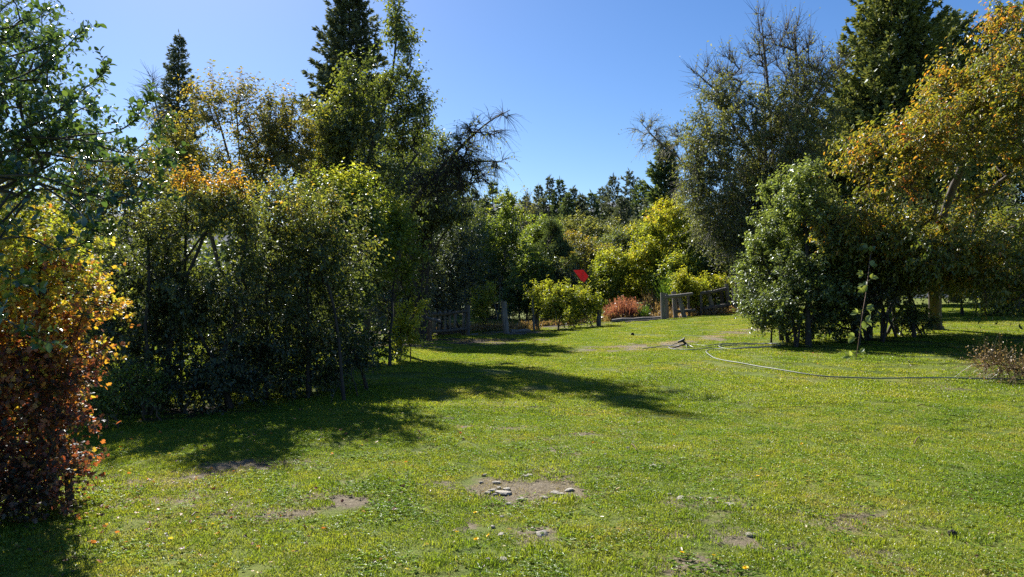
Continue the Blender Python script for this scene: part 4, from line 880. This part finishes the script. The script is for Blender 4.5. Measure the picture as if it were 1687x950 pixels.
plant('dark_thicket', 'dark bare-stemmed thicket in the shade under the cherry boughs', 'shrub', GY(1425, 19.4),
      [(1420, 470, 50, 36, 19.4, 1.2), (1460, 455, 40, 26, 19.4, 1.1), (1395, 510, 30, 36, 19.2, .9), (1500, 445, 40, 22, 19.4, 1), (1440, 430, 50, 40, 19.4, 1.2), (1550, 448, 40, 18, 19.2, .9)], ncl=330, twigs=7, tl=.5, lpt=9, leaf=.09, mat=L_BLUEGREEN, bark=BARKD, tone=(.05, .3, .1, .12), stems=14, trunk_r=.05, rt=.008, twig_r=.005, seed=181, gap=-1, spread=.7)
plant('low_shrub', 'low shade shrub in front of the cherry trunk', 'shrub', GY(1515, 19),
      [(1515, 528, 24, 16, 19, .5), (1495, 520, 16, 14, 19, .4)], ncl=60, twigs=6, tl=.3, lpt=8, leaf=.07, mat=L_LAUREL, tone=(.1, .3, .1, .12), stems=6, trunk_r=.015, rt=.004, twig_r=.003, seed=182, gap=-2, spread=.25)
plant('dark_thicket', 'leafy shadowed shrub on the far side of the sunlit patch behind the cherry trunk', 'shrub', GY(1640, 27),
      [(1640, 470, 70, 35, 27, 1.6), (1560, 455, 70, 22, 29, 1.6), (1700, 490, 60, 50, 26, 1.5)], ncl=220, twigs=7, tl=.55, lpt=9, leaf=.11, mat=L_CHERRY, bark=BARKD, tone=(.05, .3, .12, .12), stems=7, trunk_r=.05, rt=.008, twig_r=.005, seed=183, gap=-.8, spread=.8)
plant('back_shrub', 'tall green backing shrub behind the laurel and the cherry', 'shrub', GY(1420, 33),
      [(1420, 400, 70, 60, 33, 2), (1500, 390, 80, 60, 34, 2), (1600, 380, 90, 60, 35, 2), (1690, 380, 80, 80, 35, 2)], ncl=280, twigs=7, tl=.8, lpt=9, leaf=.16, mat=L_BLUEGREEN, bark=BARKD, tone=(.1, .35, .1, .12), stems=7, trunk_r=.09, rt=.01, twig_r=.007, seed=184, gap=-.9, spread=.8, fine=False)

# long bramble cane hanging from the cherry boughs
def bramble():
    Y = 15.5
    pts = np.array([P(1480, 300, 19), P(1455, 340, 18.8), P(1441, 388, 18), P(1433, 430, 16.8), P(1428, 475, 15.9), P(1420, 520, Y), P(1413, 570, Y), P(1406, 612, Y), P(1383, 656, Y)])
    t = np.linspace(0, 8, 33); c = np.stack([np.interp(t, np.arange(9), pts[:, q]) for q in range(3)], 1)
    c[1:-1] = (c[:-2] + 2 * c[1:-1] + c[2:]) / 4
    root = thing('bramble_cane', 'long reddish bramble cane with sparse three-part leaves, dangling before the dark thicket', 'bramble', c[0])
    m = MB(); tube(m, c, np.linspace(.011, .005, 33), 6); m.obj('stem', bark_mat('bramble_stem', (.11, .06, .04), (.2, .12, .07), 30), root, smooth=True)
    rng = np.random.default_rng(7); protos = []
    for k in range(3):
        mm = MB(); leaf_batch(mm, np.zeros((1, 3)), np.array([[1., 0, 0]]), np.array([[0., 0, 1]]), [1], [.68], np.array([.55 + .2 * k]), 'L8'); protos.append(mm.mesh('leaf', L_LAUREL))
    from mathutils import Matrix
    mp = MB()
    for i, f in enumerate(np.linspace(.3, .86, 16)):
        q = c[int(f * 32)]; a0 = i * 2.4 + rng.uniform(-.4, .4)
        d = norm(np.array([math.cos(a0), .35 * math.sin(a0), rng.uniform(-.1, .5)])); e = q + d * rng.uniform(.06, .11)
        tube(mp, [q, (q + e) / 2 + [0, 0, .01], e], [.004, .003, .002], 4)
        for s in (-1, 0, 1):
            a = norm(d + s * .9 * norm(np.cross(d, [0, 1., .3])) + rng.normal(0, .15, 3)); nn = norm(np.array([rng.normal(0, .4), -.7, .7]))
            nn = norm(nn - a * (nn @ a)); sd = np.cross(nn, a)
            o = bpy.data.objects.new('leaf', protos[rng.integers(3)]); COL.objects.link(o); o.parent = root
            o.matrix_local = Matrix.Translation(Vector(e - c[0])) @ Matrix((Vector(a), Vector(sd), Vector(nn))).transposed().to_4x4() @ Matrix.Scale(float(rng.uniform(.12, .19)), 4)
    mp.obj('leaf_stalks', L_LAUREL, root)
bramble()

# dry brushwood heap and seed stalks
plant('brushwood_heap', 'grey heap of dead cut twigs lying at the end of the hose', 'brushwood', G(1690, 618), [(1675, 612, 36, 16, 12.2, .7), (1640, 600, 36, 10, 12.4, .6), (1710, 620, 40, 24, 13, .7)], ncl=70, twigs=8, tl=.4, lpt=3, leaf=.04, mat=L_STRAW, bark=L_STRAW, tone=(.5, 0, .2, .2), stems=6, trunk_r=.012, rt=.003, twig_r=.003, seed=190, gap=-2, up=.05, bare=.3, spread=.4)
plant('seed_stalks', 'dry pale seed stalks sticking up at the foot of the laurel-like shrub', 'weed', GY(1350, 20.6), [(1350, 558, 18, 14, 20.6, .25)], ncl=14, twigs=3, tl=.35, lpt=3, leaf=.04, mat=L_STRAW, bark=L_STRAW, tone=(.6, 0, .2, .2), stems=7, trunk_r=.006, rt=.003, twig_r=.003, seed=191, gap=-2, up=1.2, spread=.2)
plant('weed_clump', 'small pale weed sprouting at the edge of the cherry shade', 'weed', GY(1625, 15.6), [(1622, 572, 14, 12, 15.6, .2)], ncl=16, twigs=4, tl=.2, lpt=5, leaf=.05, mat=L_LIME, bark=L_STRAW, tone=(.6, 0, .2, .2), stems=5, trunk_r=.006, rt=.003, twig_r=.002, seed=192, gap=-2, up=.8, spread=.1)

# tall dry stalks and broom behind the fence
def stalks(name, label, cat, px0, px1, Y, hpx, n, mat, tone, seed, spread=.35, thing_=True):
    rng = np.random.default_rng(seed); mb = MB()
    x = (rng.uniform(px0, px1, n) - CX) / FPX * Y; y = Y + rng.uniform(-.8, .8, n)
    p = np.column_stack([x, y, H(x, y) - .02]); h = hpx / FPX * Y * rng.uniform(.45, 1.1, n)
    edge = 1 - .5 * np.abs((x - x.mean()) / (np.ptp(x) / 2)) ** 2
    ax = norm(np.column_stack([rng.normal(0, spread, n), rng.normal(0, spread, n), np.ones(n)]))
    leaf_batch(mb, p, ax, rng.normal(size=(n, 3)), h * edge, rng.uniform(.02, .05, n), np.clip(rng.normal(tone, .25, n), 0, 1), 'N4')
    k = n * 4; i = rng.integers(0, n, k); s = rng.uniform(.3, 1, k)
    q = p[i] + ax[i] * (h * edge)[i][:, None] * s[:, None]
    leaf_batch(mb, q, norm(ax[i] + rng.normal(0, .6, (k, 3))), rng.normal(size=(k, 3)), rng.uniform(.08, .2, k), rng.uniform(.02, .05, k), np.clip(rng.normal(tone, .25, k), 0, 1), 'N4')
    c = GY((px0 + px1) / 2, Y)
    if thing_:
        return tag(mb.obj(name, mat, origin=c), label, cat)
    return mb.obj(name, mat, origin=c, kind='stuff')
stalks('dry_weeds', 'patch of dry pinkish red stalks between the yellow-green bush and the broom tuft', 'weeds', 998, 1052, 41.5, 40, 1000, L_RED, .3, 200)
stalks('dry_tall_grass', '', '', 860, 1300, 41, 16, 1800, L_STRAW, .4, 201, .5, False)
stalks('dry_tall_grass', '', '', 1000, 1160, 42.5, 30, 900, L_STRAW, .3, 202, .4, False)
stalks('dry_tall_grass', '', '', 700, 890, 37, 16, 700, L_STRAW, .4, 203, .5, False)
stalks('broom_bush', 'bright green fine-stemmed broom bush behind the first fence posts', 'bush', 1092, 1128, 43.5, 72, 1500, L_BROOM, .5, 204, .22)
stalks('broom_tuft', 'small green broom tuft beside the dry red stalks', 'bush', 1052, 1066, 41, 26, 300, L_BROOM, .5, 205, .25)
stalks('pampas_tuft', 'pale feathery grass tuft by the yellow shrub', 'tuft', 1066, 1088, 45, 52, 350, L_STRAW, .9, 206, .25)

# ------------------------------------------------------------------ fences, posts, logs
rw = np.random.default_rng(300)
def post(mb, foot, head, r, sides=7, taper=.85):
    foot = np.asarray(foot, float); head = np.asarray(head, float)
    t = np.linspace(-.06, 1, 7)[:, None]; p = foot + (head - foot) * t + rw.normal(0, r * .10, (7, 3))
    tube(mb, p, np.linspace(r, r * taper, 7) * rw.uniform(.9, 1.1, 7), sides, cap=True)
def up(px, py, Y, base):                              # a point over the ground at depth Y
    return P(px, py, Y)

pf = thing('picket_fence', 'old dark picket fence with a top rail, in the shade under the dull green shrub', 'fence', GY(740, 33))
m = MB(); post(m, GY(771, 33), P(771, 503, 33), .10); m.obj('post', WOODD, pf)
m = MB(); post(m, GY(700, 33.6), P(700, 512, 33.6), .09); m.obj('post', WOODD, pf)
m = MB(); tube(m, [P(697, 519, 33.2), P(735, 517, 32.95), P(770, 512, 32.85)], [.085, .075, .06], 7, cap=True); m.obj('rail', WOODD, pf)
m = MB(); tube(m, [P(697, 547, 33.2), P(735, 545, 32.95), P(770, 541, 32.85)], [.08, .075, .06], 7, cap=True); m.obj('rail', WOODD, pf)
for k, px in enumerate([707, 715, 724, 733, 741, 749, 763]):
    m = MB(); f = P(px, 550 + rw.uniform(-2, 2), 33.2); h = P(px + rw.uniform(-1.5, 1.5), 511 + rw.uniform(-2, 3), 33.2)
    d = norm(h - f); ax = np.array([norm(np.cross([0, 1., 0], d)), np.cross(d, norm(np.cross([0, 1., 0], d))), d])
    box(m, (f + h) / 2, .13 + rw.uniform(-.03, .05), .035, np.linalg.norm(h - f), ax, .012, rw); m.obj('board', WOOD, pf)
sh = thing('wooden_trough', 'low wooden frame with brown post and slanting plank, before the picket fence', 'trough', GY(708, 31))
m = MB(); post(m, GY(708, 30.6), P(708, 528, 30.6), .10); m.obj('post', WOODB, sh)
m = MB(); tube(m, [P(690, 521, 30.7), P(726, 529, 30.4)], [.08, .07], 6, cap=True); m.obj('slanting_plank', WOOD, sh)
m = MB(); tube(m, [P(692, 518, 31.0), P(728, 533, 30.8)], [.05, .05], 6, cap=True); m.obj('slanting_plank', BARKD, sh)
for k in range(3):
    m = MB(); box(m, P(695, 541 + k * 7.2, 31.0), .75, .05, .16, None, .01, rw); m.obj('side_plank', WOODD, sh)
m = MB(); post(m, GY(683, 31.1), P(683, 526, 31.1), .08); m.obj('post', WOODD, sh)

def single(name, label, cat, pts, r, mat=WOOD, group=None):
    mb = MB(); post(mb, pts[0], pts[1], r)
    return tag(mb.obj(name, mat, origin=pts[0], smooth=False), label, cat, group)
single('leaning_post', 'thick grey post leaning slightly, alone between the picket fence and the bush', 'post', (GY(835, 34), P(829, 497, 34)), .16)
single('thin_post', 'thin pale post standing at the shaded side of the yellow-green bush', 'post', (GY(880, 36), P(877, 487, 36)), .06, WOOD)
single('fence_post', 'stout grey stump of a post right behind the thin pale post', 'post', (GY(884, 36.6), P(884, 515, 36.6)), .13, WOODD)
single('fence_post', 'grey post hidden in the sunny end of the yellow-green bush', 'post', (GY(986, 36), P(987, 510, 36)), .12, WOODD)
def log(name, label, a, b, r, mat=WOOD, cat='log'):
    a = np.array(a, float); b = np.array(b, float); a[2] = H(a[0], a[1]) + r * .8; b[2] = H(b[0], b[1]) + r * .8
    mb = MB(); t = np.linspace(0, 1, 6)[:, None]; tube(mb, a + (b - a) * t + rw.normal(0, r * .15, (6, 3)), r * rw.uniform(.85, 1.1, 6), 7, cap=True)
    return tag(mb.obj(name, mat, origin=a), label, cat)
log('log', 'pale log lying between the leaning post and the thin post', GY(842, 34.6), GY(872, 35.2), .09)
log('log', 'thin broken rail on the ground beside the picket fence post', GY(776, 34), GY(787, 34.2), .04)
log('log', 'short grey log at the foot of the leaning post', GY(838, 33.4), GY(868, 33.6), .06, WOODD)
log('log', 'long weathered log edging the dry ground before the broom tuft', GY(1008, 38.5), GY(1092, 39.5), .11)
log('log', 'upper log lying parallel behind the long weathered one', GY(1035, 40.5), GY(1094, 41), .12, WOODD)
log('log', 'dark slanting plank in front of the long weathered log', GY(1030, 37.8), GY(1090, 38.8), .05, WOODD)

sf = thing('split_rail_fence', 'broken grey split rail fence with crooked slanting posts, in front of the yellow shrubs', 'fence', GY(1150, 39.5))
def part(name, mat, pts, r, sides=7):
    mb = MB(); pts = np.array(pts, float); tube(mb, pts + rw.normal(0, r * .08, pts.shape), np.linspace(r, r * .9, len(pts)), sides, cap=True); mb.obj(name, mat, sf)
for (fx, hx, hy, Y, r, mt) in [(1093, 1092, 482, 39, .14, WOOD), (1099, 1098, 483, 39.4, .09, WOOD), (1114, 1110, 480, 40, .13, WOOD), (1128, 1118, 488, 39.8, .13, WOOD), (1135, 1134, 482, 40.4, .07, WOODD), (1156, 1155, 482, 40.6, .07, WOODD),
                              (1177, 1166, 479, 41, .13, WOOD), (1191, 1187, 473, 42, .12, WOODD), (1203, 1197, 467, 41.6, .12, WOOD)]:
    f = GY(fx, Y); f[2] -= .05; h = P(hx, hy, Y); part('post', mt, [f, (f + h) / 2, h], r)
part('rail', WOOD, [P(1096, 489, 39.3), P(1118, 487, 39.6), P(1141, 484, 39.9)], .10)
part('rail', WOODD, [P(1155, 483, 40.6), P(1176, 480, 41), P(1196, 475, 41.5)], .10)
part('rail', WOODD, [P(1112, 513, 39.8), P(1145, 511, 40.2)], .09)
part('rail', WOODD, [P(1160, 508, 40.6), P(1200, 502, 41.4)], .12)
single('fence_post', 'straight grey post standing apart at the upper end of the split rail fence', 'post', (GY(1210, 41), P(1209, 474, 41)), .12)
single('tilted_pole', 'dark pole tilted into the laurel-like shrub past the last straight post', 'pole', (GY(1232, 41.5), P(1213, 470, 41)), .10, BARKD)

# red marker above the bush
def marker():
    Y = 38; root = thing('red_marker', 'bright red cloth panel raised on a thin pole above the yellow-green bush', 'marker', GY(958, Y))
    q = [(945, 444.5), (961, 444), (970, 455), (962, 465.5), (957.5, 462), (953, 456)]
    f = np.array([P(a, b, Y) for a, b in q]); f[:, 1] += np.array([.04, -.03, .05, 0, -.04, .02])
    bk = f + [0, .03, 0]; c1 = f.mean(0); c2 = bk.mean(0); n = 6
    mb = MB(); V = np.concatenate([f, bk, [c1 - [0, .03, 0]], [c2]])
    mb.add(V, [[i, (i + 1) % n, 12] for i in range(n)]); mb.add(V, [[6 + (i + 1) % n, 6 + i, 13] for i in range(n)]); mb.add(V, [[i, 6 + i, 6 + (i + 1) % n, (i + 1) % n] for i in range(n)])
    mb.obj('panel', RED, root)
    m = MB(); tube(m, [GY(958, Y + .05), P(960, 446, Y + .05)], [.022, .018], 6); m.obj('pole', WOODD, root)
marker()

# ------------------------------------------------------------------ hose and sprinkler
hp = [(1720, 632), (1660, 629.5), (1600, 627.5), (1530, 626), (1460, 628), (1400, 626), (1340, 621), (1290, 614), (1240, 606), (1200, 598), (1172, 590), (1163, 583), (1172, 578), (1210, 577), (1262, 575), (1286, 571), (1270, 568), (1220, 568.5), (1185, 572), (1200, 577), (1255, 573.5), (1284, 572.5), (1262, 569.5), (1215, 570), (1180, 574), (1150, 578.5), (1118, 578), (1102, 575), (1108, 571), (1122, 566)]
c = smooth_path([G(a, b) for a, b in hp], 8); c[:, 2] = H(c[:, 0], c[:, 1]) + .05 + .008 * np.sin(np.arange(len(c)) * .23)
mb = MB(); tube(mb, c, .0115, 7, cap=True)
tag(mb.obj('garden_hose', HOSE, smooth=True), 'long dark garden hose looped in a coil and trailing over the lawn', 'hose')
c = smooth_path([G(a, b) for a, b in [(1058, 577), (1075, 575), (1095, 572), (1140, 571), (1165, 572), (1190, 569), (1230, 567.5)]], 8); c[:, 2] = H(c[:, 0], c[:, 1]) + .05
mb = MB(); tube(mb, c, .012, 7, cap=True)
tag(mb.obj('garden_hose', HOSE, smooth=True), 'thin loose hose end lying straight past the sprinkler', 'hose')
def sprinkler():
    f = G(1128, 572); d = f[1]; root = thing('lawn_sprinkler', 'black tripod lawn sprinkler tilted at the end of the hose', 'sprinkler', f)
    hd = P(1124, 561, d); kn = P(1130, 566, d)
    m = MB(); tube(m, [hd, kn], [.03, .035], 7, cap=True); m.obj('riser', BLACK, root)
    for a, b in ((1107, 574), (1135, 577), (1124, 579)):
        m = MB(); e = G(a, b); e[1] = d + (e[1] - d) * .5; e[0] = (a - CX) / FPX * d; e[2] = H(e[0], e[1]) + .01; tube(m, [kn, e], [.026, .018], 6, cap=True); m.obj('leg', BLACK, root)
    m = MB(); tube(m, [hd + [-.13, 0, -.04], hd, hd + [.06, 0, .05]], [.025, .045, .03], 7, cap=True); m.obj('nozzle', BLACK, root)
    m = MB(); tube(m, [hd + [.0, 0, 0], hd + [.07, .02, .10]], [.015, .012], 5, cap=True); m.obj('arm', BLACK, root)
sprinkler()

# ------------------------------------------------------------------ small things on the lawn
def stones():
    rng = np.random.default_rng(400); protos = []
    import bmesh
    for k in range(5):
        bm = bmesh.new(); bmesh.ops.create_icosphere(bm, subdivisions=2, radius=1)
        o = rng.uniform(0, 6, 3)
        for v in bm.verts:
            q = v.co; s = 1 + .18 * math.sin(3.1 * q.x + o[0]) * math.sin(2.7 * q.y + o[1]) + .10 * math.sin(5.3 * q.z + 4 * q.x + o[2])
            v.co = q * s; v.co.z = max(-.6, min(v.co.z, .62 + .1 * q.x))
        me = bpy.data.meshes.new('stone'); bm.to_mesh(me); bm.free(); me.materials.append(STONE); protos.append(me)
    L = [(829, 812, 19, 8, 'largest flat pale stone of the bare cluster in mid lawn'), (829, 922, 11, 5.5, 'pale rounded stone alone near the bottom edge of the lawn'), (1077, 768, 8, 4, 'grey stone lying by itself upslope of the bare cluster'), (995, 749, 6, 3.5, 'small stone uphill of the lone grey one'),
         (1205, 832, 14, 4, 'long flat stone flush in the grass past the cluster'), (1236, 881, 12, 5, 'grey flat stone in the dry grass below the long flush one'), (803, 922, 7, 4, 'dull stone half sunk next to the pale rounded stone'), (1121, 821, 9, 3, 'flat stone nearest the small cluster of pebbles in the worn track'),
         (893, 880, 11, 5, 'stone in the front group of three below the bare cluster'), (886, 878, 7, 4, 'stone in the front group of three below the bare cluster'), (878, 871, 6, 4, 'stone in the front group of three below the bare cluster'), (826, 881, 7, 4, 'stone set apart beside the front group of three'), (938, 807, 10, 5, 'pointed stone at the upper end of the bare cluster')]
    for a, b in [(798, 783), (793, 795), (819, 795), (811, 808), (822, 804), (835, 806), (858, 822), (873, 783), (915, 812), (925, 814), (915, 830), (897, 820), (827, 852), (812, 868), (838, 830), (804, 812), (816, 815), (865, 785), (1152, 822), (1168, 822), (1102, 815), (1180, 828), (600, 0), (1034, 738)]:
        if b: L.append((a, b, rng.uniform(4, 9), rng.uniform(2.2, 4), 'small pale stone among those crowding the largest flat stone in mid lawn' if a < 845 and b < 840 else
            'small stone below the largest flat stone, on the way to the dull stone' if a < 845 else 'small stone on the bare soil beside the pointed stone' if a < 930 and b < 840 else
            'small stone in the loose row leading to the long flush stone' if a > 1080 else 'tiny stone high on the lawn near the lone grey stone'))
    for px, py, rx, ry, lab in L:
        p = G(px, py); k = p[1] / FPX
        o = bpy.data.objects.new('stone', protos[rng.integers(5)]); COL.objects.link(o)
        r = rx * k * .85; o.location = (p[0], p[1], p[2] + .008); o.scale = (r, r * rng.uniform(.7, 1.1), max(.016, ry * k * .55)); o.rotation_euler = (rng.normal(0, .08), rng.normal(0, .08), rng.uniform(-.5, .5))
        tag(o, lab, 'stone', 'stones in the lawn')
stones()
def dandelions():
    rng = np.random.default_rng(410); proto = None
    fh = MB(); n = 34
    for ring, (nn, l, z) in enumerate(((20, .020, .25), (16, .015, .6), (10, .009, 1.2))):
        a = np.arange(nn) * 6.283 / nn + ring * .2
        leaf_batch(fh, np.tile([0, 0, .045], (nn, 1)), np.column_stack([np.cos(a), np.sin(a), np.full(nn, z)]), np.tile([0, 0, 1.], (nn, 1)), np.full(nn, l), np.full(nn, .006), rng.uniform(0, 1, nn), 'N4')
    mh = fh.mesh('flower_head', YEL); st = MB(); tube(st, [[0, 0, -.01], [.003, 0, .02], [0, 0, .046]], .002, 5); ms = st.mesh('stem', L_LIME)
    L = [(1119, 921, 'yellow dandelion beside the bare soil at the bottom of the lawn, brightest of its pair'), (1173, 924, 'yellow dandelion to the sunny side of the bottom pair'), (785, 852, 'dandelion by itself below the stony patch'), (811, 887, 'dandelion close to the half sunk dull stone'), (786, 896, 'dandelion just under the one near the dull stone'), (752, 886, 'dandelion out in plain grass, away from the stones'),
         (1255, 779, 'dandelion in the upper pair on the sunny slope'), (1249, 792, 'dandelion in the upper pair on the sunny slope'), (1228, 946, 'dandelion cut by the bottom edge of the frame'), (1107, 720, 'far dandelion uphill of the lone grey stone'), (1320, 735, 'far dandelion on the slope below the trailing hose')]
    for px, py, lab in L:
        p = G(px, py); r = thing('dandelion', lab, 'flower', p, 'dandelions in the lawn'); r.rotation_euler = (rng.normal(.25, .2), rng.normal(0, .2), rng.uniform(0, 6)); s = rng.uniform(.8, 1.1); r.scale = (s, s, s)
        for nm, me in (('flower_head', mh), ('stem', ms)):
            o = bpy.data.objects.new(nm, me); COL.objects.link(o); o.parent = r
dandelions()
def clods():
    rng = np.random.default_rng(420)
    for px, py, r, lab in ((1566, 881, .026, 'dark lumpy clod sitting in the grass of the sunny slope'), (1042, 552, .06, 'small dark lump on the lawn before the long weathered log')):
        p = G(px, py); import bmesh
        bm = bmesh.new(); bmesh.ops.create_icosphere(bm, subdivisions=3, radius=r)
        for v in bm.verts: v.co *= 1 + rng.normal(0, .10)
        me = bpy.data.meshes.new('clod'); bm.to_mesh(me); bm.free(); me.materials.append(CLOD)
        o = bpy.data.objects.new('clod', me); COL.objects.link(o); o.location = (p[0], p[1], p[2] + r * .6); tag(o, lab, 'clod')
clods()
for a, b_, lab in (((1510, 672), (1522, 670), 'pale short twig lying on the grass below the hose'), ((1504, 735), (1514, 722), 'pale stick pointing uphill on the sunny slope'), ((1040, 735), (1048, 745), 'thin curved straw stick near the small uphill stone'), ((318, 855), (330, 850), 'greyish twig flat on the weedy left slope')):
    p, q = G(*a), G(*b_); p[2] += .03; q[2] += .03
    mb = MB(); tube(mb, [p, (p + q) / 2 + [0, 0, .015], q], [.007, .006, .004], 5, cap=True); tag(mb.obj('twig', L_STRAW, origin=p), lab, 'twig')
